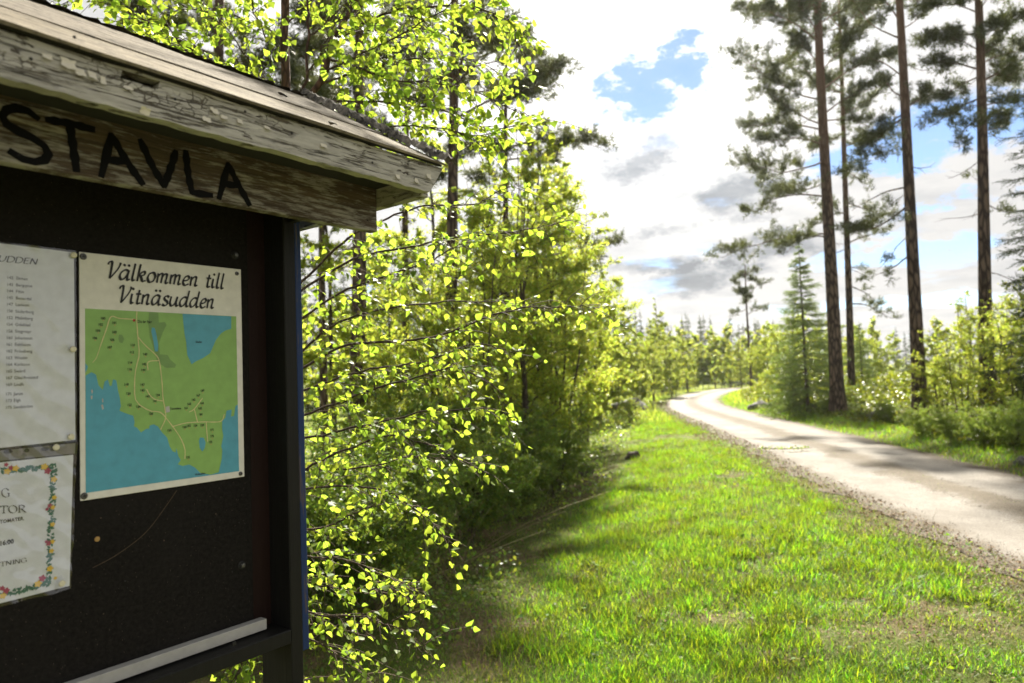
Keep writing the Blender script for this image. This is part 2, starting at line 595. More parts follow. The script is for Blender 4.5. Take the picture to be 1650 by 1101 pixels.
# ------------------------------------------------------------------ notice board (local frame: x along the board, y into it, z up)
O = np.array([-0.73250199, 1.15219062, -0.18004112 + CAMZ])
YAW = 0.65709826
BD = np.array([math.sin(YAW), math.cos(YAW), 0])
BN = np.array([math.cos(YAW), -math.sin(YAW), 0])
ROTZ = math.pi / 2 - YAW
ZG = gz1(O[0], O[1])
KZ = O[2] - ZG
KLOC = (O[0], O[1], ZG)


def B(px, py, n):
    """photo pixel -> (u, v) on the plane n metres in front of the panel"""
    D = ray(px, py)
    tt = ((O - CPOS) @ BN + n) / (D @ BN)
    P = CPOS + D * tt - O
    return P @ BD, P[2]


def L(u, n, v):
    return (u, -n, v + KZ)


kiosk = thing('notice_board', 'weathered roofed wooden notice board lettered STAVLA with peeling white fascia', 'notice board', KLOC, None, ROTZ)


def box_mesh(name, u0, u1, n0, n1, v0, v1, mat, bev=0.0015, seg=1, rough=0.0):
    bm = bmesh.new()
    vs = [bm.verts.new(L(u, n, v)) for v in (v0, v1) for n in (n1, n0) for u in (u0, u1)]
    for f in ((0, 1, 5, 4), (1, 3, 7, 5), (3, 2, 6, 7), (2, 0, 4, 6), (4, 5, 7, 6), (1, 0, 2, 3)):
        bm.faces.new([vs[k] for k in f])
    if bev:
        bmesh.ops.bevel(bm, geom=list(bm.edges), offset=bev, segments=seg, affect='EDGES', profile=.6)
    bmesh.ops.recalc_face_normals(bm, faces=bm.faces)
    me = bpy.data.meshes.new(name)
    bm.to_mesh(me)
    bm.free()
    me.materials.append(mat)
    return me


def kpart(name, *a, parent=kiosk, **k):
    return link(name, box_mesh(name, *a, **k), parent)


def wood_nodes(t, co, dark, lite, sx=3.0, sz=55.0, sy=30.0):
    mp = nd(t, 'ShaderNodeMapping', None, Vector=co, Scale=(sx, sy, sz)).outputs[0]
    a = nd(t, 'ShaderNodeTexNoise', None, Vector=mp, Scale=1.5, Detail=8.0, Roughness=.65, Distortion=.6).outputs[0]
    b = nd(t, 'ShaderNodeTexNoise', None, Vector=vmt(t, 'MULTIPLY', mp, (2.2, 1, 3.2)), Scale=2.5, Detail=6.0, Roughness=.7).outputs[0]
    h = mth(t, 'ADD', mth(t, 'MULTIPLY', a, .65), mth(t, 'MULTIPLY', b, .35))
    return h, mixc(t, ramp(t, h, [(.32, 0), (.68, 1)]), dark, lite)


# peeling paint on the fascia
m, t = new_mat('peeling_paint_mat')
co = nd(t, 'ShaderNodeTexCoord').outputs['Object']
h, wc = wood_nodes(t, co, (.03, .025, .02), (.17, .145, .11), 5, 110)
sx_ = nd(t, 'ShaderNodeSeparateXYZ', None, Vector=co)
zrel = mth(t, 'MULTIPLY', mth(t, 'SUBTRACT', sx_.outputs[2], KZ + .55), 1 / .064)
pn = nd(t, 'ShaderNodeTexNoise', None, Vector=nd(t, 'ShaderNodeMapping', None, Vector=co, Scale=(7, 10, 26)).outputs[0], Scale=1.6, Detail=10.0, Roughness=.68, Distortion=.4).outputs[0]
warp = vmt(t, 'ADD', co, vmt(t, 'SCALE', nd(t, 'ShaderNodeTexNoise', None, Vector=co, Scale=45.0, Detail=3.0).outputs['Color'], .02))
vd = nd(t, 'ShaderNodeTexVoronoi', {'feature': 'DISTANCE_TO_EDGE'}, Vector=nd(t, 'ShaderNodeMapping', None, Vector=warp, Scale=(60, 20, 110)).outputs[0], Scale=1.0).outputs[0]
zone = nd(t, 'ShaderNodeTexNoise', None, Vector=nd(t, 'ShaderNodeMapping', None, Vector=co, Scale=(9, 1, 22)).outputs[0], Scale=1.0, Detail=3.0).outputs[0]
pm = mth(t, 'SUBTRACT', pn, mth(t, 'MULTIPLY', mth(t, 'SUBTRACT', zrel, .35), .10))
pm = ramp(t, pm, [(.0, 0), (.37, 0), (.385, 1), (1, 1)])
# splits that follow the grain: thin contour lines of a stretched noise
spl = nd(t, 'ShaderNodeTexNoise', None, Vector=nd(t, 'ShaderNodeMapping', None, Vector=co, Scale=(3.2, 6, 62)).outputs[0], Scale=1.0, Detail=5.0, Roughness=.6).outputs[0]
spm = ramp(t, mth(t, 'ABSOLUTE', mth(t, 'SUBTRACT', spl, .5)), [(.006, 0), (.02, 1)])
spm = mth(t, 'MAXIMUM', spm, ramp(t, zone, [(.40, 1), (.5, 0)]))
fine = ramp(t, h, [(.37, 0), (.44, 1)])
crk = mth(t, 'MAXIMUM', ramp(t, vd, [(0.02, 0), (.06, 1)]), ramp(t, zone, [(.57, 1), (.63, 0)]))
pm2 = mth(t, 'MULTIPLY', mth(t, 'MULTIPLY', pm, crk), mth(t, 'MULTIPLY', spm, fine))
dirt = nd(t, 'ShaderNodeTexNoise', None, Vector=nd(t, 'ShaderNodeMapping', None, Vector=co, Scale=(14, 10, 90)).outputs[0], Scale=1.5, Detail=8.0, Roughness=.7).outputs[0]
pc = mixc(t, ramp(t, dirt, [(.3, 0), (.72, 1)]), (.52, .50, .45), (.27, .255, .225))
c = mixc(t, pm2, wc, pc)
hh = mth(t, 'ADD', mth(t, 'MULTIPLY', pm2, 1.0), mth(t, 'MULTIPLY', h, .5))
bp = nd(t, 'ShaderNodeBump', None, Height=hh, Strength=1.0, Distance=.0035)
finish(t, nd(t, 'ShaderNodeBsdfPrincipled', None, Base_Color=c, Roughness=.6, Specular_IOR_Level=.35, Normal=bp.outputs[0]).outputs[0])
M_peel = m

# lintel: brown board with white paint worn down into the grain
m, t = new_mat('worn_lintel_mat')
co = nd(t, 'ShaderNodeTexCoord').outputs['Object']
# grain flows round a knot
ku, kv = B(268, 207, .202)
sx_ = nd(t, 'ShaderNodeSeparateXYZ', None, Vector=co)
dx = mth(t, 'SUBTRACT', sx_.outputs[0], ku)
dz = mth(t, 'SUBTRACT', sx_.outputs[2], kv + KZ)
rk = mth(t, 'SQRT', mth(t, 'ADD', mth(t, 'MULTIPLY', dx, dx), mth(t, 'MULTIPLY', mth(t, 'MULTIPLY', dz, dz), 3.2)))
push = mth(t, 'MULTIPLY', mth(t, 'DIVIDE', dz, mth(t, 'ADD', rk, .012)), mth(t, 'MULTIPLY', mth(t, 'POWER', 2.718, mth(t, 'MULTIPLY', rk, -16.0)), -.030))
co2 = nd(t, 'ShaderNodeCombineXYZ', None, X=sx_.outputs[0], Y=sx_.outputs[1], Z=mth(t, 'ADD', sx_.outputs[2], push)).outputs[0]
h, wc = wood_nodes(t, co2, (.018, .013, .0095), (.155, .114, .08), 3.2, 95)
pn = nd(t, 'ShaderNodeTexNoise', None, Vector=nd(t, 'ShaderNodeMapping', None, Vector=co2, Scale=(15, 10, 130)).outputs[0], Scale=1.3, Detail=9.0, Roughness=.72).outputs[0]
big = nd(t, 'ShaderNodeTexNoise', None, Vector=co, Scale=6.0, Detail=3.0).outputs[0]
zr = mth(t, 'MULTIPLY', mth(t, 'SUBTRACT', sx_.outputs[2], KZ + .50), 1 / .17)
pm = mth(t, 'ADD', mth(t, 'ADD', pn, mth(t, 'MULTIPLY', mth(t, 'SUBTRACT', .38, zr), .12)), mth(t, 'MULTIPLY', mth(t, 'SUBTRACT', big, .5), .35))
pm = ramp(t, pm, [(.49, 0), (.61, 1)])
c = mixc(t, mth(t, 'MULTIPLY', pm, .62), wc, (.50, .48, .44))
ring = ramp(t, rk, [(.0, .75), (.012, .55), (.017, .9), (.022, 0), (1, 0)])
c = mixc(t, ring, c, (.022, .015, .011))
bp = nd(t, 'ShaderNodeBump', None, Height=mth(t, 'ADD', h, mth(t, 'MULTIPLY', pm, .4)), Strength=.8, Distance=.0022)
finish(t, nd(t, 'ShaderNodeBsdfPrincipled', None, Base_Color=c, Roughness=.7, Specular_IOR_Level=.3, Normal=bp.outputs[0]).outputs[0])
M_lintel = m

# roof boards
def roof_mat(name, a, b_, lich):
    m, t = new_mat(name)
    co = nd(t, 'ShaderNodeTexCoord').outputs['Object']
    h, wc = wood_nodes(t, co, a, b_, 3.0, 60, 75)
    n = nd(t, 'ShaderNodeTexNoise', None, Vector=co, Scale=42.0, Detail=7.0, Roughness=.72).outputs[0]
    c = mixc(t, ramp(t, n, [(.5, 0), (.62, lich)]), wc, (.075, .065, .052))
    sp = nd(t, 'ShaderNodeTexNoise', None, Vector=co, Scale=160.0, Detail=3.0).outputs[0]
    c = mixc(t, ramp(t, sp, [(.64, 0), (.70, .6)]), c, (.06, .05, .04))
    bp = nd(t, 'ShaderNodeBump', None, Height=mth(t, 'ADD', h, n), Strength=1.0, Distance=.003)
    finish(t, nd(t, 'ShaderNodeBsdfPrincipled', None, Base_Color=c, Roughness=.9, Specular_IOR_Level=.08, Normal=bp.outputs[0]).outputs[0])
    return m


M_roofa = roof_mat('bare_roof_board_mat', (.055, .047, .034), (.36, .31, .225), .7)
M_roofb = roof_mat('lichened_roof_board_mat', (.05, .044, .036), (.30, .26, .20), .95)
m, t = new_mat('roofing_felt_mat')
co = nd(t, 'ShaderNodeTexCoord').outputs['Object']
n = nd(t, 'ShaderNodeTexNoise', None, Vector=co, Scale=70.0, Detail=8.0, Roughness=.75).outputs[0]
n_ = nd(t, 'ShaderNodeTexNoise', None, Vector=co, Scale=14.0, Detail=4.0).outputs[0]
c = mixc(t, ramp(t, mth(t, 'ADD', mth(t, 'MULTIPLY', n, .6), mth(t, 'MULTIPLY', n_, .4)), [(.42, 0), (.62, 1)]), (.028, .026, .024), (.27, .245, .20))
bp = nd(t, 'ShaderNodeBump', None, Height=n, Strength=1.0, Distance=.006)
finish(t, nd(t, 'ShaderNodeBsdfPrincipled', None, Base_Color=c, Roughness=.9, Specular_IOR_Level=.2, Normal=bp.outputs[0]).outputs[0])
M_felt = m

m, t = new_mat('hardboard_panel_mat')
co = nd(t, 'ShaderNodeTexCoord').outputs['Object']
n = nd(t, 'ShaderNodeTexNoise', None, Vector=co, Scale=140.0, Detail=6.0, Roughness=.75).outputs[0]
n_ = nd(t, 'ShaderNodeTexNoise', None, Vector=co, Scale=5.0, Detail=4.0).outputs[0]
c = mixc(t, ramp(t, n, [(.35, 0), (.75, 1)]), (.005, .0046, .0042), (.021, .0185, .0165))
c = mixc(t, ramp(t, n_, [(.45, 0), (.75, .5)]), c, (.019, .017, .0155))
fl = nd(t, 'ShaderNodeTexVoronoi', None, Vector=nd(t, 'ShaderNodeMapping', None, Vector=co, Scale=(90, 1, 90)).outputs[0], Scale=1.0).outputs[0]
c = mixc(t, ramp(t, fl, [(.0, .7), (.07, .7), (.1, 0)]), c, (.008, .007, .006))
ft = nd(t, 'ShaderNodeTexVoronoi', None, Vector=nd(t, 'ShaderNodeMapping', None, Vector=co, Rotation=(0, .7, 0), Scale=(240, 1, 60)).outputs[0], Scale=1.0).outputs[0]
c = mixc(t, ramp(t, ft, [(.0, .55), (.05, .5), (.08, 0)]), c, (.22, .17, .13))
bp = nd(t, 'ShaderNodeBump', None, Height=n, Strength=.5, Distance=.002)
finish(t, nd(t, 'ShaderNodeBsdfPrincipled', None, Base_Color=c, Roughness=.7, Specular_IOR_Level=.1, Normal=bp.outputs[0]).outputs[0])
M_panel = m


def paint_wood(name, a, b_, wear, wearcol, k=.62):
    m, t = new_mat(name)
    co = nd(t, 'ShaderNodeTexCoord').outputs['Object']
    mp = nd(t, 'ShaderNodeMapping', None, Vector=co, Scale=(60, 60, 5)).outputs[0]
    n = nd(t, 'ShaderNodeTexNoise', None, Vector=mp, Scale=1.5, Detail=8.0, Roughness=.68).outputs[0]
    c = mixc(t, n, a, b_)
    c = mixc(t, ramp(t, n, [(k, 0), (k + .06, wear)]), c, wearcol)
    bp = nd(t, 'ShaderNodeBump', None, Height=n, Strength=.6, Distance=.002)
    finish(t, nd(t, 'ShaderNodeBsdfPrincipled', None, Base_Color=c, Roughness=.55, Specular_IOR_Level=.2, Normal=bp.outputs[0]).outputs[0])
    return m


M_post = paint_wood('tarred_post_mat', (.006, .006, .0055), (.016, .0155, .014), .7, (.06, .055, .046), .66)
M_blue = paint_wood('blue_paint_mat', (.011, .026, .082), (.024, .05, .15), .8, (.10, .075, .065), .57)
M_red = paint_wood('dark_red_board_mat', (.012, .006, .005), (.024, .010, .008), .5, (.014, .01, .008))
M_strip = plain('white_strip_mat', (.40, .39, .365), .45)
M_letter = plain('black_paint_mat', (.006, .006, .007), .6, .1)
M_steel = plain('steel_mat', (.12, .12, .115), .42, .5, .8)
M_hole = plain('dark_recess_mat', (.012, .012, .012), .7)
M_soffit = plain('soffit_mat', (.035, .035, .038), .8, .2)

VR_, NRG = .882, -.10                                          # ridge
VE, NE = .6155, .358                                            # eave
UL, UR = -1.05, .535
back = kpart('back_panel', -.95, B(404, 700, 0)[0], -.010, 0, -.335, .56, M_panel)
kpart('back_board', -.95, .40, -.036, -.014, -.36, .60, M_red)
kpart('post', .362, .390, -.05, .056, -KZ - .25, .60, M_post, bev=.002)
kpart('post', -1.0, -.965, -.05, .056, -KZ - .25, .60, M_post, bev=.002)
kpart('bottom_rail', -.96, .3615, -.01, .058, B(430, 1053, .058)[1], B(430, 1029, .058)[1], M_post, bev=.002)
kpart('side_board', .3915, .407, -.34, .052, B(492, 1047, .05)[1], .60, M_blue, bev=.001)
u1_, v1_ = B(430, 997, .022)
_, v0_ = B(430, 1014, .022)
kpart('ledge_strip', -.95, u1_, .002, .022, v0_, v1_, M_strip, bev=.001)
# lintel board with its painted letters
lu1, lv1 = B(606, 285, .20)
_, lv0 = B(606, 374, .20)
lintel = kpart('lintel_board', -1.0, lu1, .178, .20, lv0, .672, M_lintel, bev=.004, seg=2)
kpart('lintel_bracket', .372, .388, .0565, .177, .52, .58, M_post)


def zpt(x, y, s, ox, oy):
    return ox + x / s, oy + y / s


def ribbon(g, pts, width, n, taper=False, samples=14, cap=True):
    """flat painted stroke on the plane n; pts are (u, v)"""
    P = spline(pts, samples) if len(pts) > 2 else spline(pts, 6)
    T = unit(np.gradient(P, axis=0))
    N_ = np.stack([-T[:, 1], T[:, 0]], -1)
    if cap:
        P[0] -= T[0] * width * .25
        P[-1] += T[-1] * width * .25
    wv = np.full(len(P), width)
    wv *= 1 + .16 * np.sin(np.arange(len(P)) * 1.7 + width * 900)
    if cap:
        wv[0] *= .7
        wv[-1] *= .7
    A = P + N_ * wv[:, None] / 2
    Bq = P - N_ * wv[:, None] / 2
    V = []
    for a, b in zip(A, Bq):
        V += [L(a[0], n, a[1]), L(b[0], n, b[1])]
    k = np.arange(len(P) - 1) * 2
    g.add(np.array(V), np.stack([k, k + 1, k + 3, k + 2], -1))


STAVLA = [
    ([[(135, 425), (95, 396), (45, 388), (12, 405), (18, 440), (60, 468), (120, 497), (168, 533), (172, 565), (140, 582), (90, 575), (38, 545)]]),
    ([[(170, 430), (250, 444), (335, 465)], [(250, 445), (262, 520), (275, 612)]]),
    ([[(400, 485), (365, 632)], [(400, 485), (450, 570), (512, 660)], [(385, 575), (455, 582)]]),
    ([[(505, 505), (545, 590), (590, 668)], [(632, 545), (612, 610), (590, 668)]]),
    ([[(668, 545), (676, 620), (690, 690)], [(690, 692), (760, 702)]]),
    ([[(820, 590), (788, 712)], [(820, 590), (855, 660), (896, 735)], [(800, 660), (858, 669)]]),
]
for li, strokes in enumerate(STAVLA):
    g = Geo()
    for k, st in enumerate(strokes):
        pts = [B(*zpt(x, y, 2.2297, 0, 0), .2012) for x, y in st]
        ribbon(g, pts, .0115, .2008 + .0003 * k)
    link('painted_letter', g.mesh('painted_letter', M_letter), lintel)

# fascia with a rotted slot: one board built round the opening
fa = Geo()
NF = .35
fu1, fv1 = B(713, 267, NF)
fv1 -= .0055
fub, fv0 = B(693, 310, NF)
slot = [B(197, 113, NF), B(225, 122, NF), B(258, 131, NF), B(254, 144, NF), B(222, 134, NF), B(194, 126, NF)]
def fascia():
    bm = bmesh.new()
    us = np.concatenate([np.linspace(-1.0, fub, 90)])
    top, bot = [], []
    rr = random.Random(4)
    for u in us:
        q = (u - us[0]) / (us[-1] - us[0])
        end = max(0, (q - .985) / .015)
        bot.append((u, fv0 + rr.uniform(-.0012, .0012)))
        top.append((u + end * (fu1 - fub), fv1 + rr.uniform(-.001, .001)))
    outer = bot + top[::-1]
    ov = [bm.verts.new(L(u, NF, v)) for u, v in outer]
    oe = [bm.edges.new((ov[k], ov[(k + 1) % len(ov)])) for k in range(len(ov))]
    sv = [bm.verts.new(L(u, NF, v)) for u, v in slot]
    se = [bm.edges.new((sv[k], sv[(k + 1) % len(sv)])) for k in range(len(sv))]
    bmesh.ops.triangle_fill(bm, edges=oe + se, use_beauty=True)
    fs = list(bm.faces)
    r = bmesh.ops.extrude_face_region(bm, geom=fs)
    vs = [e for e in r['geom'] if isinstance(e, bmesh.types.BMVert)]
    bmesh.ops.translate(bm, verts=vs, vec=(0, .020, 0))
    bmesh.ops.recalc_face_normals(bm, faces=bm.faces)
    me = bpy.data.meshes.new('fascia_board')
    bm.to_mesh(me)
    bm.free()
    me.materials.append(M_peel)
    return me


fob = link('fascia_board', fascia(), kiosk)
# curling paint chips hanging off it
M_chip = plain('paint_chip_mat', (.62, .58, .48), .6)
for ci, (px, py, sw, sh) in enumerate([(232, 180, .012, .009), (110, 104, .016, .012), (128, 118, .011, .010), (148, 122, .009, .009), (165, 130, .006, .010), (345, 180, .012, .008), (360, 190, .010, .007), (332, 193, .011, .008), (385, 196, .008, .008), (520, 235, .013, .007), (640, 285, .010, .009), (690, 285, .012, .011), (670, 292, .009, .009), (430, 207, .01, .006), (75, 92, .012, .007), (205, 142, .012, .006)]):
    u, v = B(px, py, NF)
    rr = random.Random(ci)
    g = Geo()
    V = []
    for a in range(4):
        for b in range(4):
            x, z = (a / 3 - .5) * sw, (b / 3 - .5) * sh
            x += rr.uniform(-.12, .12) * sw
            z += rr.uniform(-.12, .12) * sh
            V.append(L(u + x, NF + .0012 + .006 * ((b / 3) if ci == 0 else (1 - b / 3)) ** 2 * rr.uniform(.5, 1) * .8, v + z))
    Fa = [[a * 4 + b, a * 4 + b + 1, a * 4 + b + 5, a * 4 + b + 4] for a in range(3) for b in range(3)]
    g.add(V, Fa)
    link('paint_flake', g.mesh('paint_flake', M_chip, False), fob)


def slope_pt(s, u, off=0.0):
    """point on the front roof slope: s=0 eave, 1 ridge, off = height above the boards"""
    n = NE + (NRG - NE) * s
    v = VE + (VR_ - VE) * s
    ln = math.hypot(NE - NRG, VR_ - VE)
    return (u, n + off * (VR_ - VE) / ln, v + off * (NE - NRG) / ln)


def roof_board(name, s0, s1, th, mat, u0=UL, u1=UR, back=False, seed=0, wob=.002):
    g = Geo()
    us = np.linspace(u0, u1, 60)
    V = []
    for k, u in enumerate(us):
        for (s, off) in ((s0, min(-.0045, th - .004)), (s1, min(-.0045, th - .004)), (s1, th), (s0, th)):
            uu, n, v = slope_pt(s + (fbm(np.array([u * 14]), np.array([s * 3.0]), seed)[0] - .5) * wob * 4, u, off + (0 if off < 0 else (fbm(np.array([u * 9]), np.array([s * 5.0]), seed + 5)[0] - .5) * wob))
            if back:
                n = 2 * NRG - n
            V.append(L(uu, n, v))
    Q = []
    for k in range(len(us) - 1):
        for e in range(4):
            e2 = (e + 1) % 4
            Q.append([k * 4 + e, k * 4 + e2, (k + 1) * 4 + e2, (k + 1) * 4 + e])
    Q += [[0, 1, 2, 3], [len(us) * 4 - 1, len(us) * 4 - 2, len(us) * 4 - 3, len(us) * 4 - 4]]
    g.add(V, Q)
    return link(name, g.mesh(name, mat, False), kiosk)


roof_board('seam_shade_sheet', .01, .99, -.006, M_hole, seed=7, wob=0)  # black sheet added beneath so the gap between boards looks shaded
roof_board('roof_board', -.012, .328, .0, M_roofa, seed=1)
roof_board('roof_board', .340, 1.0, .0015, M_roofb, seed=2, wob=.005)
roof_board('roof_board', -.012, .335, .0, M_roofa, back=True, seed=3)
roof_board('roof_board', .340, .985, .0015, M_roofb, back=True, seed=4)
# ragged felt along the ridge and up the gable edge


def felt_strip(name, path, wdir, width, th, seed, rows=5):
    g = Geo()
    P = np.array(path)
    V = []
    r = np.random.default_rng(seed)
    n = len(P)
    for k in range(n):
        for b in range(rows):
            q = b / (rows - 1)
            hgt = th * (1 - (2 * q - 1) ** 4) + r.uniform(-.2, .6) * th
            V.append(P[k] + np.array(wdir) * (q - .5) * width * (1 + r.uniform(-.25, .25)) + np.array([0, 0, hgt]))
    for k in range(n):
        V.append(P[k] + np.array([0, 0, -.006]))
    Q = [[k * rows + b, k * rows + b + 1, (k + 1) * rows + b + 1, (k + 1) * rows + b] for k in range(n - 1) for b in range(rows - 1)]
    g.add(V, Q)
    return link(name, g.mesh(name, M_felt, False), kiosk)


rid = [L(u, NRG, VR_ - .004) for u in np.linspace(UL, UR - .01, 150)]
felt_strip('ridge_felt', rid, (0, 1, 0), .05, .0022, 3)
ver = []
for s in np.linspace(-.03, 1.0, 60):
    ver.append(L(*slope_pt(s, UR + .004, .001)))
felt_strip('verge_felt', ver, (1, 0, 0), .034, .016, 5)
ver2 = []
for s in np.linspace(-.03, 1.0, 40):
    u, n, v = slope_pt(s, UR, .012)
    ver2.append(L(u, 2 * NRG - n, v))
felt_strip('verge_felt', ver2, (1, 0, 0), .022, .012, 6)
# gable triangle, soffit and end board
g = Geo()
e0 = slope_pt(0, .45, -.004)
r0_ = slope_pt(1, .45, -.004)
tri = [L(.45, NE - .04, VE - .004), L(.45, NRG, VR_ - .02), L(.45, 2 * NRG - NE + .04, VE - .004)]
tri2 = [(x + .012, y, z) for x, y, z in tri]
g.add(tri + tri2, [[0, 1, 4, 3], [1, 2, 5, 4], [2, 0, 3, 5]])
g.add(tri, [[0, 1, 2]])
g.add(tri2, [[2, 1, 0]])
link('gable_board', g.mesh('gable_board', M_soffit, False), kiosk)
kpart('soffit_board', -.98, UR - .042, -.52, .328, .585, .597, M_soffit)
kpart('slot_shade_board', -.98, UR - .045, .318, .3265, .56, .607, M_hole)  # hidden black board added behind the fascia to keep its slot dark
kpart('end_board', UR - .040, UR - .020, -.54, .3285, fv0 - .004, .592, M_peel)
kpart('end_board', -1.0, -.98, -.54, .3285, fv0 - .004, .592, M_peel)
kpart('fascia_board', -1.0, UR - .02, -.56, -.541, fv0, .598, M_peel)
# knocked-up felt shred on the boards
for (px, py, sz) in ((535, 202, .012), (455, 155, .013), (232, 60, .010)):
    best = None
    for s in np.linspace(0, 1, 80):
        uu, n, v = slope_pt(s, 0, .003)
        q = B(px, py, n)
        e = abs(q[1] - v)
        if best is None or e < best[0]:
            best = (e, q[0], n, v)
    _, u, n, v = best
    g = Geo()
    r = np.random.default_rng(int(px))
    a = np.arange(8) * math.pi / 4
    V = [L(u + sz * math.cos(k) * r.uniform(.5, 1), n + sz * .6 * math.sin(k) * r.uniform(.5, 1), v + r.uniform(0, .006)) for k in a] + [L(u, n, v + .007)]
    g.add(V, [[k, (k + 1) % 8, 8] for k in range(8)])
    link('felt_shred', g.mesh('felt_shred', M_felt), kiosk)


def disc_head(name, u, n, v, r, h, mat, parent, phillips=False, seg=14):
    g = Geo()
    a = np.arange(seg) * 2 * math.pi / seg
    V = [L(u + r * math.cos(k), n, v + r * math.sin(k)) for k in a] + [L(u + r * .8 * math.cos(k), n + h, v + r * .8 * math.sin(k)) for k in a] + [L(u, n + h * 1.25, v)]
    Q = [[k, (k + 1) % seg, seg + (k + 1) % seg, seg + k] for k in range(seg)]
    g.add(V, Q)
    g.add([V[seg + k] for k in range(seg)] + [V[-1]], [[k, (k + 1) % seg, seg] for k in range(seg)])
    o = link(name, g.mesh(name, mat, True), parent)
    return o


def cross_mark(parent, u, n, v, r, mat):
    g = Geo()
    for a in (0.3, 0.3 + math.pi / 2):
        d = np.array([math.cos(a), math.sin(a)]) * r
        e = np.array([-d[1], d[0]]) * .22
        V = [L(u + x, n, v + z) for x, z in (d + e, -d + e, -d - e, d - e)]
        g.add(V, [[0, 1, 2, 3]])
        n += .0002
    return g


for (px, py) in ((391, 911), (380, 411)):
    u, v = B(px, py, .003)
    disc_head('washer', u, .0002, v, .0085, .0018, M_hole, kiosk)
    disc_head('bolt', u, .0022, v, .0048, .004, M_steel, kiosk)
u, v = B(157, 869, .001)
disc_head('lichen_spot', u, .0002, v, .0045, .0015, plain('ochre_lichen_mat', (.42, .26, .09), .8), kiosk)
M_scuff = plain('scuff_mat', (.075, .05, .028), .8)
g = Geo()
ribbon(g, [B(*p, .0006) for p in ((150, 915), (190, 893), (235, 858), (268, 815), (285, 790))], .0011, .0006, samples=40)
link('scratch', g.mesh('scratch', M_scuff), kiosk)
rr = random.Random(8)
for k in range(26):
    u, v = B(rr.uniform(10, 395), rr.uniform(800, 1010), .0005)
    disc_head('pin_hole', u, .0002, v, rr.uniform(.0007, .0016), .0003, M_hole if k % 3 else M_scuff, kiosk, seg=7)
for (px, py) in ((282, 160), (120, 60), (470, 215), (600, 262), (50, 95), (668, 288), (395, 180)):
    u, v = B(px, py, NF)
    disc_head('nail', u, NF, v, .0022, .0008, M_hole, fob, seg=8)
for (px, py) in ((590, 300), (592, 355), (30, 250)):
    u, v = B(px, py, .20)
    disc_head('nail', u, .2, v, .0022, .0008, M_hole, lintel, seg=8)
u, v = B(377, 1037, .0585)
disc_head('bolt', u, .0582, v, .0045, .0025, M_hole, kiosk)
for (px, py) in ((535, 202),):
    pass

# ------------------------------------------------------------------ printed sheets (flat prints: paper plus print geometry)
KM = Matrix.Translation(KLOC) @ Matrix.Rotation(ROTZ, 4, 'Z')


def sheet(name, label, cat, group=None):
    return thing(name, label, cat, KLOC, group, ROTZ)


def quadgrid(name, corners, n, mat, parent, nu=2, nv=2, amp=0, seed=0, th=.0008):
    """corners (u,v) TL TR BR BL -> gently uneven sheet"""
    TL, TR, BR, BL = [np.array(c) for c in corners]
    V = []
    for b in range(nv + 1):
        for a in range(nu + 1):
            q, s = a / nu, b / nv
            p = (TL * (1 - q) + TR * q) * (1 - s) + (BL * (1 - q) + BR * q) * s
            w_ = 0
            if amp:
                w_ = (fbm(np.array([p[0] * 22 + 3]), np.array([p[1] * 26 + seed]), seed)[0] - .3) * amp + abs(math.sin((p[0] * .8 + p[1]) * 60 + 4 * fbm(np.array([p[0] * 9]), np.array([p[1] * 9]), seed + 1)[0])) ** 6 * amp * .35
            V.append(L(p[0], n + w_, p[1]))
    Q = [[b * (nu + 1) + a, b * (nu + 1) + a + 1, (b + 1) * (nu + 1) + a + 1, (b + 1) * (nu + 1) + a] for b in range(nv) for a in range(nu)]
    g = Geo()
    g.add(V, Q)
    return link(name, g.mesh(name, mat, True), parent)


def poly_flat(g, pts, n):
    """filled polygon of (u, v) points"""
    bm = bmesh.new()
    vs = [bm.verts.new((p[0], p[1], 0)) for p in pts]
    es = [bm.edges.new((vs[k], vs[(k + 1) % len(vs)])) for k in range(len(vs))]
    bmesh.ops.triangle_fill(bm, edges=es, use_beauty=True)
    bm.verts.index_update()
    V = [L(v.co.x, n, v.co.y) for v in bm.verts]
    Fa = [[v.index for v in f.verts] for f in bm.faces]
    bm.free()
    if Fa:
        g.add(V, Fa)


_tc = {}


def text_geo(g, s, u, v, size, n, align='LEFT', bold=0.0, shear=0.0, wx=.86):
    cu = bpy.data.curves.new('text', 'FONT')
    cu.body = s
    cu.size = size
    cu.align_x = align
    cu.shear = shear
    cu.offset = bold
    cu.resolution_u = 2
    ob = bpy.data.objects.new('text', cu)
    COL.objects.link(ob)
    me = bpy.data.meshes.new_from_object(ob)
    for p in me.polygons:
        g.add([L(u + me.vertices[i].co.x * wx, n, v + me.vertices[i].co.y) for i in p.vertices], [list(range(len(p.vertices)))])
    bpy.data.objects.remove(ob)
    bpy.data.curves.remove(cu)
    bpy.data.meshes.remove(me)


# broad-nib glyphs, x-height 1
def _dots(*c):
    return [[(x - .05, y), (x + .05, y + .02)] for x, y in c]


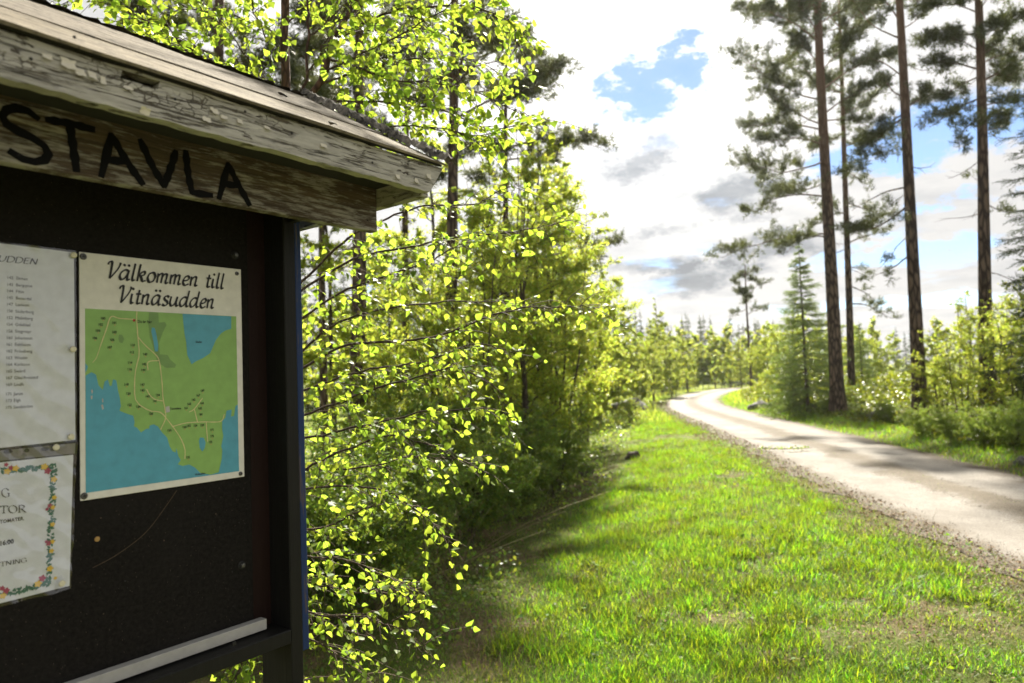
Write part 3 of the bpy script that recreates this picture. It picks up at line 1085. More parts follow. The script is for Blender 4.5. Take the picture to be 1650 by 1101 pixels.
_a = [[(.74, .93), (.42, 1.0), (.12, .68), (.08, .28), (.28, .02), (.58, .28), (.76, .92)], [(.78, 1.0), (.73, .32), (.82, .03), (1.0, .14)]]
GL = {
    'a': (_a, 1.08), 'ä': (_a + [[(.30, 1.42), (.34, 1.36)], [(.70, 1.42), (.74, 1.36)]], 1.08),
    'l': ([[(.14, 1.72), (.12, .9), (.12, .25), (.22, .02), (.40, .13)]], .50),
    'k': ([[(.12, 1.72), (.1, .0)], [(.13, .48), (.38, .92), (.62, .98), (.62, .68), (.16, .52)], [(.34, .5), (.58, .06), (.86, .12)]], .92),
    'o': ([[(.45, 1.0), (.16, .82), (.08, .4), (.28, .02), (.62, .14), (.74, .6), (.60, .94), (.42, 1.0)]], .92),
    'm': ([[(.08, .98), (.1, .0)], [(.1, .6), (.3, .96), (.48, .92), (.5, .6), (.48, .0)], [(.5, .6), (.7, .96), (.90, .92), (.92, .6), (.9, .2), (1.0, .03), (1.16, .14)]], 1.26),
    'n': ([[(.08, .98), (.1, .0)], [(.1, .6), (.34, .96), (.56, .92), (.58, .6), (.56, .2), (.66, .03), (.82, .14)]], .94),
    'e': ([[(.10, .46), (.42, .52), (.62, .74), (.52, .97), (.3, .94), (.1, .6), (.12, .2), (.34, .0), (.68, .18)]], .78),
    't': ([[(.26, 1.38), (.22, .3), (.32, .03), (.54, .14)], [(.0, .98), (.5, 1.0)]], .62),
    'i': ([[(.10, .98), (.1, .3), (.2, .03), (.38, .14)], [(.13, 1.44), (.17, 1.38)]], .48),
    's': ([[(.62, .88), (.42, 1.0), (.18, .86), (.24, .62), (.5, .42), (.56, .16), (.32, .0), (.04, .12)]], .74),
    'u': ([[(.1, .98), (.08, .3), (.28, .02), (.58, .28), (.72, .96)], [(.74, 1.0), (.70, .32), (.8, .03), (.96, .14)]], 1.02),
    'd': (_a[:1] + [[(.84, 1.72), (.76, .6), (.76, .2), (.86, .03), (1.02, .14)]], 1.10),
    'V': ([[(-.02, 1.35), (.06, 1.62), (.28, 1.62), (.34, 1.0), (.36, .02)], [(.36, .02), (.8, .8), (1.0, 1.35), (1.02, 1.66)]], 1.12),
    'S': ([[(.95, 1.30), (.7, 1.5), (.35, 1.35), (.4, 1.0), (.75, .65), (.8, .25), (.45, .0), (.05, .2)]], 1.05),
    'U': ([[(.15, 1.5), (.1, .5), (.3, .02), (.7, .1), (.95, .6), (1.0, 1.5)]], 1.2),
    'D': ([[(.15, 1.5), (.12, .02)], [(.0, 1.45), (.6, 1.5), (1.05, 1.1), (1.0, .4), (.6, .02), (.05, .03)]], 1.25),
    'E': ([[(.15, 1.5), (.12, .02)], [(.15, 1.46), (.85, 1.5)], [(.14, .78), (.7, .8)], [(.1, .03), (.85, .05)]], 1.0),
    'N': ([[(.1, .0), (.15, 1.5)], [(.15, 1.5), (.95, .0)], [(.95, .0), (1.0, 1.5)]], 1.25),
    'T': ([[(.45, 1.5), (.45, 0)], [(0, 1.48), (.92, 1.48)], [(.02, 1.48), (.0, 1.22)], [(.92, 1.48), (.94, 1.22)], [(.25, .02), (.65, .02)]], 1.05),
    'O': ([[(.6, 1.52), (.2, 1.25), (.08, .75), (.25, .2), (.65, -.02), (1.1, .25), (1.2, .8), (1.0, 1.3), (.58, 1.52)]], 1.36),
    'R': ([[(.2, 1.5), (.2, 0)], [(.05, 1.48), (.6, 1.5), (.9, 1.2), (.7, .82), (.2, .75)], [(.5, .76), (1.0, .08), (1.2, .02)], [(.02, .02), (.4, .02)]], 1.2),
    'G': ([[(1.1, 1.2), (.75, 1.5), (.3, 1.35), (.08, .8), (.25, .2), (.7, -.02), (1.1, .2)], [(1.1, .7), (1.1, .1)], [(.85, .7), (1.25, .7)]], 1.35),
    'I': ([[(.25, 1.5), (.25, 0)], [(.08, 1.48), (.42, 1.48)], [(.08, .02), (.42, .02)]], .5),
}


def word_geo(g, s, u0, u1, v0, v1, xh, n, nib=.30, nib_ang=40, slant=.2, thick=1.0):
    """letters drawn with a broad nib, from u0 to u1 along a baseline rising v0 -> v1"""
    tot = sum(GL[c][1] for c in s) - .12
    k = (u1 - u0) / tot
    x = 0.0
    na = math.radians(nib_ang)
    nv = np.array([math.cos(na) * k, math.sin(na) * xh]) * nib / 2
    zz_ = 0
    for c in s:
        for st in GL[c][0]:
            if len(st) == 2 and st[0][1] > 1.3 and st[1][1] > 1.3 and c in 'äi':
                cx_ = u0 + (x + st[0][0] + slant * 1.42) * k
                cy_ = v0 + (v1 - v0) * (cx_ - u0) / (u1 - u0) + 1.46 * xh
                poly_flat(g, [(cx_ + .13 * xh * math.cos(a), cy_ + .13 * xh * math.sin(a)) for a in np.arange(12) * math.pi / 6], n)
                continue
            P = spline(np.array(st, float), 4 if len(st) == 2 else 5 * len(st))
            U = u0 + (x + P[:, 0] + slant * P[:, 1]) * k
            Vv = v0 + (v1 - v0) * (U - u0) / (u1 - u0) + P[:, 1] * xh
            C = np.stack([U, Vv], -1)
            T = unit(np.gradient(C, axis=0))
            N_ = np.stack([-T[:, 1], T[:, 0]], -1)
            wv = np.abs(N_ @ nv)
            wv = np.maximum(wv, np.linalg.norm(nv) * .42 * thick)
            A, Bq = C + N_ * wv[:, None], C - N_ * wv[:, None]
            zz_ += 1
            nn = n + (zz_ % 5) * .00012
            V = []
            for a, b in zip(A, Bq):
                V += [L(a[0], nn, a[1]), L(b[0], nn, b[1])]
            q = np.arange(len(C) - 1) * 2
            g.add(np.array(V), np.stack([q, q + 1, q + 3, q + 2], -1))
        x += GL[c][1]


M_paper = plain('poster_white_mat', (.74, .725, .67), .35, .5)
M_sheet = plain('paper_mat', (.70, .72, .79), .55)
M_ink = plain('ink_mat', (.012, .012, .013), .5)
M_land = plain('map_land_mat', (.25, .45, .115), .4, .5)
M_dgreen = plain('map_wood_mat', (.17, .31, .09), .4, .5)
M_water = plain('map_water_mat', (.085, .35, .48), .4, .5)
M_mroad = plain('map_road_mat', (.66, .60, .30), .4)
M_grey = plain('map_grey_mat', (.45, .44, .42), .4)
M_rdot = plain('map_red_mat', (.42, .015, .02), .4)
M_house = plain('map_house_mat', (.42, .33, .12), .4)

NP = .004


def Z2(x, y, n=NP):
    return B(x / 2.4462, 380 + y / 2.4462, n)


def Z6(x, y, n=NP):
    return B(120 + x / 4.5857, 400 + y / 4.5857, n)


def Z7(x, y, n=NP):
    return B(120 + x / 5.0036, 600 + y / 5.0036, n)


poster = sheet('map_poster', 'map poster of green land and blue water titled Välkommen till Vitnäsudden', 'poster')
pb = box_mesh('poster_board', 0, .297, .0008, NP - .0002, 0, .42, M_paper, .0006)
link('poster_board', pb, poster)
g = Geo()
poly_flat(g, [Z2(*p) for p in ((335, 287), (931, 318), (942, 928), (338, 1014))], NP)
link('map_land', g.mesh('map_land', M_land), poster)
g = Geo()
sea = [(337, 552), (360, 538), (378, 548), (388, 590), (405, 608), (412, 575), (425, 567), (432, 592), (440, 592), (445, 567), (458, 570), (465, 612), (472, 640), (476, 672), (470, 690), (500, 702), (525, 710), (530, 735), (527, 752), (540, 757), (555, 776), (575, 762), (588, 760), (590, 748), (606, 744), (622, 752), (640, 778), (658, 795), (668, 830), (680, 850), (692, 855), (695, 838), (702, 868), (712, 884), (700, 901), (720, 908), (745, 902), (768, 914), (790, 936), (830, 942), (862, 932), (874, 880), (876, 845), (872, 830), (880, 790), (875, 760), (876, 730), (888, 718), (893, 690), (913, 685), (910, 713), (922, 711), (928, 672), (937, 665), (942, 928), (338, 1014)]
poly_flat(g, [Z2(*p) for p in sea], NP + .0003)
poly_flat(g, [Z2(*p) for p in ((336, 503), (346, 515), (343, 528), (336, 540))], NP + .0003)
poly_flat(g, [Z2(*p) for p in ((720, 308), (911, 318), (911, 366), (885, 375), (868, 388), (850, 412), (828, 463), (800, 482), (772, 495), (755, 507), (738, 470), (734, 420), (727, 385), (722, 340))], NP + .0003)
poly_flat(g, [Z2(*p) for p in ((788, 795), (803, 797), (810, 815), (806, 838), (797, 851), (787, 836), (784, 808))], NP + .0003)
link('map_water', g.mesh('map_water', M_water), poster)
g = Geo()
poly_flat(g, [Z2(*p) for p in ((588, 301), (624, 303), (626, 343), (650, 340), (656, 352), (640, 385), (626, 425), (630, 468), (660, 470), (672, 490), (694, 508), (690, 520), (655, 521), (622, 500), (610, 458), (590, 400), (584, 340))], NP + .0002)
poly_flat(g, [Z2(*p) for p in ((470, 390), (482, 391), (489, 408), (482, 424), (471, 420), (466, 404))], NP + .0002)
link('map_wood', g.mesh('map_wood', M_dgreen), poster)
g = Geo()
poly_flat(g, [Z2(*p) for p in ((598, 362), (610, 364), (616, 390), (623, 430), (622, 456), (610, 456), (604, 412), (596, 378))], NP + .0004)
link('map_lake', g.mesh('map_lake', M_water), poster)
g = Geo()
for k, rd in enumerate([[(540, 298), (538, 325), (543, 400), (548, 470), (534, 530), (530, 600), (538, 655), (590, 690), (630, 695), (655, 720), (680, 752), (710, 795), (728, 840), (728, 880)],
           [(544, 400), (575, 435), (618, 475), (630, 510), (638, 580), (642, 640), (650, 685), (652, 720), (632, 765)], [(528, 330), (470, 326), (437, 320), (418, 370), (395, 435)], [(583, 530), (584, 498), (625, 492)],
           [(577, 605), (590, 628), (610, 645), (642, 652)], [(680, 752), (735, 738), (800, 734), (868, 732), (884, 703)], [(745, 695), (765, 683), (798, 640)], [(765, 683), (778, 735)], [(812, 735), (815, 780), (818, 812)]]):
    P = [Z2(*p) for p in rd]
    ribbon(g, P, .0016, NP + .0005 + .0001 * (k % 3), samples=30, cap=False)
ribbon(g, [Z2(*p) for p in ((395, 435), (380, 480), (365, 500))], .0009, NP + .0005, cap=False)
link('map_roads', g.mesh('map_roads', M_mroad), poster)
g = Geo()
for isl in (((358, 610), (363, 605), (366, 615), (362, 625)), ((357, 632), (364, 630), (364, 643), (358, 645)), ((401, 645), (405, 640), (407, 655), (403, 658)), ((398, 668), (404, 664), (409, 680), (403, 687))):
    poly_flat(g, [Z2(*p) for p in isl], NP + .0006)
poly_flat(g, [Z2(*p) for p in ((652, 675), (667, 671), (670, 694), (655, 698))], NP + .0004)
link('map_islets', g.mesh('map_islets', M_grey), poster)['kind'] = 'stuff'
g = Geo()
ng = Geo()
NUM = [(100, 405, 325), (102, 396, 350), (104, 385, 374), (106, 373, 403), (101, 450, 343), (103, 450, 380), (105, 441, 410), (107, 431, 440), (110, 522, 431), (112, 519, 459), (140, 571, 467), (114, 512, 500), (116, 510, 526), (142, 567, 506), (144, 564, 529), (118, 497, 586), (120, 505, 622), (147, 561, 587), (145, 561, 609), (143, 581, 633), (134, 621, 628), (141, 610, 652), (122, 510, 667), (124, 544, 674), (126, 594, 701), (130, 667, 767), (169, 797, 610), (167, 780, 629), (165, 762, 646), (163, 745, 663), (161, 733, 679), (164, 795, 660), (162, 788, 680), (160, 790, 704), (150, 726, 754), (152, 743, 749), (154, 769, 748), (159, 796, 747), (171, 835, 765), (173, 835, 790), (175, 829, 813), (132, 740, 873)]
hs = Geo()
for s, x, y in NUM:
    u, v = Z2(x, y)
    text_geo(ng, str(s), u, v - .0022, .0062, NP + .0007, 'CENTER', .00012)
    uh, vh = Z2(x + 2, y + 9)
    hs.add([L(uh - .0012, NP + .0006, vh - .001), L(uh + .0012, NP + .0006, vh - .001), L(uh + .0012, NP + .0006, vh + .001), L(uh - .0012, NP + .0006, vh + .001)], [[0, 1, 2, 3]])
u, v = Z2(541, 341)
text_geo(ng, 'Du är här', u, v - .001, .0074, NP + .0007, 'LEFT', .0001)
u, v = Z2(670, 684)
text_geo(ng, 'Tennisbana', u, v - .001, .0052, NP + .0007, 'LEFT', .0001)
u, v = Z2(788, 942)
text_geo(ng, 'Vitnäsudden', u, v, .0048, NP + .0007, 'CENTER', .0001)
u, v = Z2(783, 422)
text_geo(ng, 'Gladen', u, v, .0052, NP + .0007, 'CENTER', .0001)
link('map_numbers', ng.mesh('map_numbers', M_ink), poster)['kind'] = 'stuff'
link('map_houses', hs.mesh('map_houses', M_house), poster)['kind'] = 'stuff'
g = Geo()
u, v = Z2(528, 334)
poly_flat(g, [(u + .0024 * math.cos(a), v + .0024 * math.sin(a)) for a in np.arange(12) * math.pi / 6], NP + .0008)
link('map_marker', g.mesh('map_marker', M_rdot), poster)
g = Geo()
ua, va = Z6(226, 224)
ub, vb = Z6(905, 283)
uc, vc = Z6(962, 288)
ue, ve = Z6(1098, 302)
_, vx = Z6(905, 212)
xh = (vx - vb) * .98
word_geo(g, 'Välkommen', ua, ub, va, vb, xh, NP + .0006)
word_geo(g, 'till', uc, ue, vc, ve, xh, NP + .0006)
ua, va = Z6(313, 404)
ub, vb = Z6(1025, 447)
word_geo(g, 'Vitnäsudden', ua, ub, va, vb, xh, NP + .0006)
link('title_lettering', g.mesh('title_lettering', M_ink), poster)
for (px, py) in ((134.5, 413.5), (382, 441), (388, 763.5), (136, 799.5)):
    u, v = B(px, py, NP + .001)
    big_ = px < 200
    scr = disc_head('screw', u, NP, v, .0058 if big_ else .0042, .0022, M_steel, poster)
    link('cross_slot', cross_mark(scr, u, NP + .0031, v, .0030 if big_ else .0022, M_hole).mesh('cross_slot', M_hole), scr)

# name list in a plastic pocket
m, t = new_mat('plastic_film_mat')
lw = nd(t, 'ShaderNodeLayerWeight', None, Blend=.25).outputs['Fresnel']
fac = mth(t, 'ADD', .07, mth(t, 'MULTIPLY', lw, .6), True)
gl = nd(t, 'ShaderNodeBsdfGlossy', None, Color=(1, 1, 1), Roughness=.14)
tp = nd(t, 'ShaderNodeBsdfTransparent', None, Color=(.965, .97, .97))
finish(t, nd(t, 'ShaderNodeMixShader', None, i0=fac, i1=tp.outputs[0], i2=gl.outputs[0]).outputs[0])
M_film = m
M_pin = plain('pin_head_mat', (.70, .66, .50), .35, .5)
names = sheet('name_list', 'white printed list of house numbers and surnames in a plastic pocket left of the map', 'notice')
NS = .003
tl = B(-130, 376, NS)
tr_ = B(119, 407, NS)
br = B(121.5, 709, NS)
bl = B(-130, 736, NS)
quadgrid('paper', [tl, tr_, br, bl], NS, M_sheet, names, 8, 8, .0006, 3)
tlf, trf, brf, blf = B(-132, 373, NS + .003), B(123, 404, NS + .003), B(124.5, 712, NS + .003), B(-132, 740, NS + .003)
quadgrid('plastic_pocket', [tlf, trf, brf, blf], NS + .0012, M_film, names, 30, 40, .0035, 8)


def Z4(x, y, n=NS):
    return B(x / 3.336, 390 + y / 3.336, n)


g = Geo()
LIST = [(142, 'Ekman', 190), (143, 'Bergqvist', 227), (144, 'Filén', 262), (145, 'Benerdal', 298), (147, 'Larsson', 333), (150, 'Söderberg', 370), (152, 'Malmberg', 406), (154, 'Odeblad', 442), (156, 'Stegmayr', 478), (160, 'Johansson', 514), (161, 'Eskilsson', 550), (162, 'Frössberg', 586), (163, 'Westin', 622), (164, 'Karlsson', 658), (165, 'Swärd', 694), (167, 'Glas/Avesand', 730), (169, 'Lindh', 767), (171, 'Janze', 817), (173, 'Elgh', 853), (175, 'Sandström', 889)]
for k, (no, nm, y) in enumerate(LIST):
    xx = 35 - 8 * k / 19
    u, v = Z4(xx, y)
    text_geo(g, str(no), u, v - .0026, .0068, NS + .0010)
    u2, _ = Z4(85 - 14 * k / 19, y)
    text_geo(g, nm, u2, v - .0026, .0070, NS + .0010)
link('list_lettering', g.mesh('list_lettering', M_ink), names)['kind'] = 'stuff'
g = Geo()
ua, va = Z4(-52, 100)
ub, vb = Z4(196, 123)
_, vt = Z4(196, 92)
word_geo(g, 'SUDDEN', ua, ub, va, vb, (vt - vb) / 1.5, NS + .0010, .24, 35, .18)
link('heading_lettering', g.mesh('heading_lettering', M_ink), names)
for (x, y) in ((398, 70), (395, 576), (384, 1047)):
    u, v = Z4(x, y, NS + .006)
    disc_head('drawing_pin', u, NS + .0052, v, .0052, .0018, M_pin, names)

# lower notice with a flower border
notice = sheet('flower_notice', 'white notice with printed flower border in a creased pocket below the name list', 'notice')
tl, tr_, br, bl = B(-140, 760, NS), B(118, 733, NS), B(112, 944, NS), B(-140, 1008, NS)
quadgrid('paper', [tl, tr_, br, bl], NS, M_sheet, notice, 8, 8, .0006, 5)
quadgrid('plastic_pocket', [B(-142, 739, NS), B(123, 713, NS), B(113, 948, NS), B(-142, 1014, NS)], NS + .0014, M_film, notice, 70, 70, .011, 9)
M_strip2 = plain('clear_edge_mat', (.17, .165, .16), .3)
quadgrid('punched_edge', [B(-142, 741, NS), B(122, 714, NS), B(121, 731, NS), B(-142, 757, NS)], NS - .0008, M_strip2, notice, 6, 1)


def Z5(x, y, n=NS):
    return B(x / 3.929, 700 + y / 3.929, n)


g = Geo()
for (x, y, rx) in ((52, 110, .006), (169, 102, .0036), (283, 94, .0058)):
    u, v = Z5(x, y)
    poly_flat(g, [(u + rx * math.cos(a), v + .0032 * math.sin(a)) for a in np.arange(12) * math.pi / 6], NS + .0004)
link('punched_holes', g.mesh('punched_holes', M_hole), notice)['kind'] = 'stuff'
g = Geo()
for s, x0, x1, y0, y1, yt in (('G', 6, 60, 395, 398, 345), ('TOR', 2, 160, 500, 494, 448), ('TNING', 2, 168, 836, 808, 781)):
    ua, va = Z5(x0, y0)
    ub, vb = Z5(x1, y1)
    _, vt = Z5(x1, yt)
    word_geo(g, s, ua, ub, va, vb, (vt - vb) / 1.5, NS + .0010, .17, 25, 0.0, .6)
u, v = Z5(-3, 566)
text_geo(g, 'TOMATER.', u, v, .0078, NS + .0010, 'LEFT', .00012)
u, v = Z5(-6, 706)
text_geo(g, '16:00', u, v, .0098, NS + .0010, 'LEFT', .0003)
link('notice_lettering', g.mesh('notice_lettering', M_ink), notice)
gg, gy, gr = Geo(), Geo(), Geo()
rr = random.Random(5)
border = []
for k in range(26):
    q = k / 25
    border.append((10 + q * 320, 232 - q * 28))
for k in range(44):
    q = k / 43
    border.append((342 - q * 35, 200 + q * 740))
for k in range(24):
    q = k / 23
    border.append((310 - q * 310, 940 + q * 84))
for k, (x, y) in enumerate(border):
    for _ in range(3):
        u, v = Z5(x + rr.uniform(-18, 18), y + rr.uniform(-14, 14))
        a = rr.uniform(0, 6.28)
        s = rr.uniform(.0022, .0046)
        d, e = np.array([math.cos(a), math.sin(a)]) * s, np.array([-math.sin(a), math.cos(a)]) * s * .45
        c0 = np.array([u, v])
        poly_flat(gg, [c0 - d, c0 - .2 * d + e, c0 + .4 * d + e * .8, c0 + d, c0 + .4 * d - e * .8, c0 - .2 * d - e], NS + .0005 + rr.uniform(0, .0002))
for (x, y, s, kind) in [(280, 205, 1, 'y'), (300, 232, 1, 'r'), (340, 285, .9, 'y'), (98, 215, .9, 'y'), (45, 235, .9, 'y'), (68, 212, .7, 'r'), (38, 192, .6, 'r'), (343, 400, .7, 'y'), (315, 452, .7, 'r'), (333, 462, .7, 'y'), (297, 474, .5, 'r'), (332, 570, .7, 'y'), (330, 680, .7, 'y'), (307, 690, .8, 'r'), (293, 680, .5, 'r'), (325, 738, .7, 'y'), (315, 850, .9, 'y'), (266, 912, 1, 'r'), (240, 946, 1, 'y'), (38, 990, .9, 'r'), (12, 975, .7, 'r'), (18, 1022, .9, 'y'), (350, 910, .5, 'y')]:
    u, v = Z5(x, y)
    pts = [(u + .0048 * s * (1 + .22 * math.cos(5 * a)) * math.cos(a), v + .0048 * s * (1 + .22 * math.cos(5 * a)) * math.sin(a)) for a in np.arange(20) * math.pi / 10]
    poly_flat(gy if kind == 'y' else gr, pts, NS + .0009)
link('printed_leaves', gg.mesh('printed_leaves', plain('print_green_mat', (.02, .13, .10), .5)), notice)
link('printed_yellow_flowers', gy.mesh('printed_yellow_flowers', plain('print_yellow_mat', (.75, .48, .05), .5)), notice)
link('printed_red_flowers', gr.mesh('printed_red_flowers', plain('print_crimson_mat', (.36, .03, .11), .5)), notice)
for (x, y) in ((355, 82), (392, 944)):
    u, v = Z5(x, y, NS + .008)
    disc_head('drawing_pin', u, NS + .0088, v, .0052, .0018, M_pin, notice)

# ------------------------------------------------------------------ near birches behind the board: hand-laid branches, procedural twigs


def near_birch(name, label, stems, branches, seed, group, nup=99):
    r = np.random.default_rng(seed)
    base = np.array(stems[0][0][0])
    base[2] = gz1(base[0], base[1])
    root = thing(name, label, 'tree', tuple(base), group)
    gs, gt = Geo(), Geo()
    for pts, r0, r1 in stems:
        P = spline(pts, 30)
        P[1:-1] += r.normal(size=(28, 3)) * .006
        tube_geo(gs, P - base, np.linspace(r0, r1, 30), 8)
    LP, LA, LN, LS = [], [], [], []
    for bi_, br_ in enumerate(branches):
        P = spline(br_, 40)
        ln = np.linalg.norm(np.diff(P, axis=0), axis=1).sum()
        P[1:] += np.cumsum(r.normal(size=(39, 3)) * .0022, axis=0)
        r0 = .0028 + .0022 * ln
        gb = Geo()
        tube_geo(gb, P - base, np.linspace(r0, .0011, 40), 5)
        link('branch', gb.mesh('branch', M_twig, True), root)
        n = int(ln / (.0155 if bi_ < nup else .027))
        for k in range(n + 1):
            q = .10 + .9 * k / n
            i = min(38, int(q * 39))
            p = P[i]
            T = unit(P[i + 1] - P[i])
            side = unit(np.cross(T, np.array([0, 0, 1.0]) + r.normal(size=3) * .5)) * (1 if k % 2 else -1)
            d = unit(T * r.uniform(.5, 1.1) + side * r.uniform(.5, 1.0) + np.array([0, 0, r.uniform(-.45, .35)]))
            tl_ = r.uniform(.05, .23) * (1 - .45 * q) * (1.4 if r.random() < .2 else 1)
            m_ = max(3, int(tl_ / .02))
            tt = np.linspace(0, 1, m_)
            tp_ = p + d * tl_ * tt[:, None] + np.array([0, 0, -1]) * (tl_ * .28 * tt ** 2)[:, None] + np.cumsum(r.normal(size=(m_, 3)) * .002, axis=0)
            tube_geo(gt, tp_ - base, np.linspace(.0014, .0008, m_), 3)
            for a in range(1, m_):
                for _ in range(1 if r.random() < .72 else 2):
                    ax = unit(d * .5 + r.normal(size=3) * .6 + np.array([0, 0, -.45]))
                    nm = unit(r.normal(size=3) * .75 + np.array([.05, -.25, .75]))
                    LP.append(tp_[a] + ax * .006)
                    LA.append(ax)
                    LN.append(nm)
                    LS.append(r.uniform(.012, .034 if bi_ < nup else .030) * (1 if a < m_ - 1 else .85))
    link('stem', gs.mesh('stem', M_birchbark, True), root)
    link('twigs', gt.mesh('twigs', M_twig), root)['kind'] = 'stuff'
    LP, LA, LN, LS = map(np.array, (LP, LA, LN, LS))
    # the 300 that show largest are leaves of their own
    Z = (LP - CPOS) @ CF
    px = 825 + F * ((LP - CPOS) @ CR) / Z
    py = 550.5 - F * ((LP - CPOS) @ CU) / Z
    x, y, z = frames(LA, LN)
    face = np.abs(np.sum(z * unit(LP - CPOS), -1)) + .2
    vis = (px > 0) & (px < 1650) & (py > 0) & (py < 1101) & ~((px < 505) & (py > 160 + 0 * px)) & ~(py > 20 + (px) * .36) | ((px > 505) & (px < 1650) & (py > 390) & (py < 1095)) | ((px > 730) & (py > 5) & (py < 1000))
    sc = np.where(vis, (LS / Z) ** 2 * face, 0)
    order = np.argsort(-sc)
    pick, rest = order[:300], order[300:]
    lm = mesh_np('leaf', LEAF_V, LEAF_F, np.full(8, 3), M_birchleaf2, True)
    for k in pick:
        o = link('leaf', lm, root)
        mt = Matrix.Identity(4)
        for c in range(3):
            mt[c][0], mt[c][1], mt[c][2] = x[k][c] * LS[k], y[k][c] * LS[k], z[k][c] * LS[k]
            mt[c][3] = LP[k][c] - base[c]
        o.matrix_basis = mt
    g = Geo()
    scatter(g, LP[rest] - base, LA[rest], LN[rest], LS[rest], LEAF_V, LEAF_F)
    o = link('foliage', g.mesh('foliage', M_birchleaf, True), root)
    o['kind'] = 'stuff'
    return root


def leaf_mat_obj(name, refl, trans):
    """as leaf_mat, varied per object instead of per island"""
    m = leaf_mat(name, refl, trans, rough=.48, spec=.28, mixf=.6, var=.38, hue=.02)
    t = m.node_tree
    oi = nd(t, 'ShaderNodeObjectInfo').outputs['Random']
    geo = [n for n in t.nodes if n.type == 'NEW_GEOMETRY'][0]
    for l in list(geo.outputs['Random Per Island'].links):
        t.links.new(oi, l.to_socket)
    return m


M_birchleaf2 = leaf_mat_obj('birch_single_leaf_mat', (.10, .165, .020), (.38, .51, .045))


def pts3(*a):
    return [PX(*p) for p in a]


stA = [([PX(478, 1400, 2.65), PX(470, 700, 2.65), PX(458, 150, 2.6), PX(463, -60, 2.6), PX(470, -500, 2.7), PX(460, -900, 2.9)], .022, .010)]
brA = [pts3((458, 150, 2.6), (425, 120, 2.5), (385, 60, 2.35), (325, -20, 2.2)),
       pts3((458, 60, 2.6), (380, 25, 2.5), (290, 10, 2.3), (230, -40, 2.2)),
       pts3((460, 220, 2.6), (340, 120, 2.4), (280, 45, 2.2), (240, -30, 2.1)),
       pts3((462, -10, 2.6), (420, -60, 2.6), (350, -110, 2.5)),
       pts3((450, 190, 2.6), (300, 70, 2.4), (170, 0, 2.3), (60, -60, 2.2)),
       pts3((460, 110, 2.6), (420, 40, 2.45), (400, -30, 2.3), (390, -120, 2.2)),
       pts3((460, 40, 2.6), (520, -10, 2.6), (600, -50, 2.55)),
       pts3((458, 170, 2.6), (400, 150, 2.5), (320, 90, 2.5), (210, 50, 2.5)),
       pts3((462, -40, 2.6), (300, -40, 2.6), (180, -20, 2.5), (90, 10, 2.4)),
       pts3((468, 640, 2.65), (430, 880, 2.3), (400, 1020, 2.2), (380, 1090, 2.1)),
       pts3((470, 700, 2.65), (450, 950, 2.4), (430, 1080, 2.3))]
stB = [([PX(440, 1500, 2.25), PX(450, 900, 2.25), PX(462, 500, 2.3), PX(485, 230, 2.3), PX(515, 125, 2.3), PX(548, 55, 2.3), PX(600, -80, 2.4), PX(640, -350, 2.6)], .017, .006),
       ([PX(462, 500, 2.3), PX(488, 200, 2.25), PX(496, 60, 2.2), PX(492, -80, 2.2)], .007, .003)]
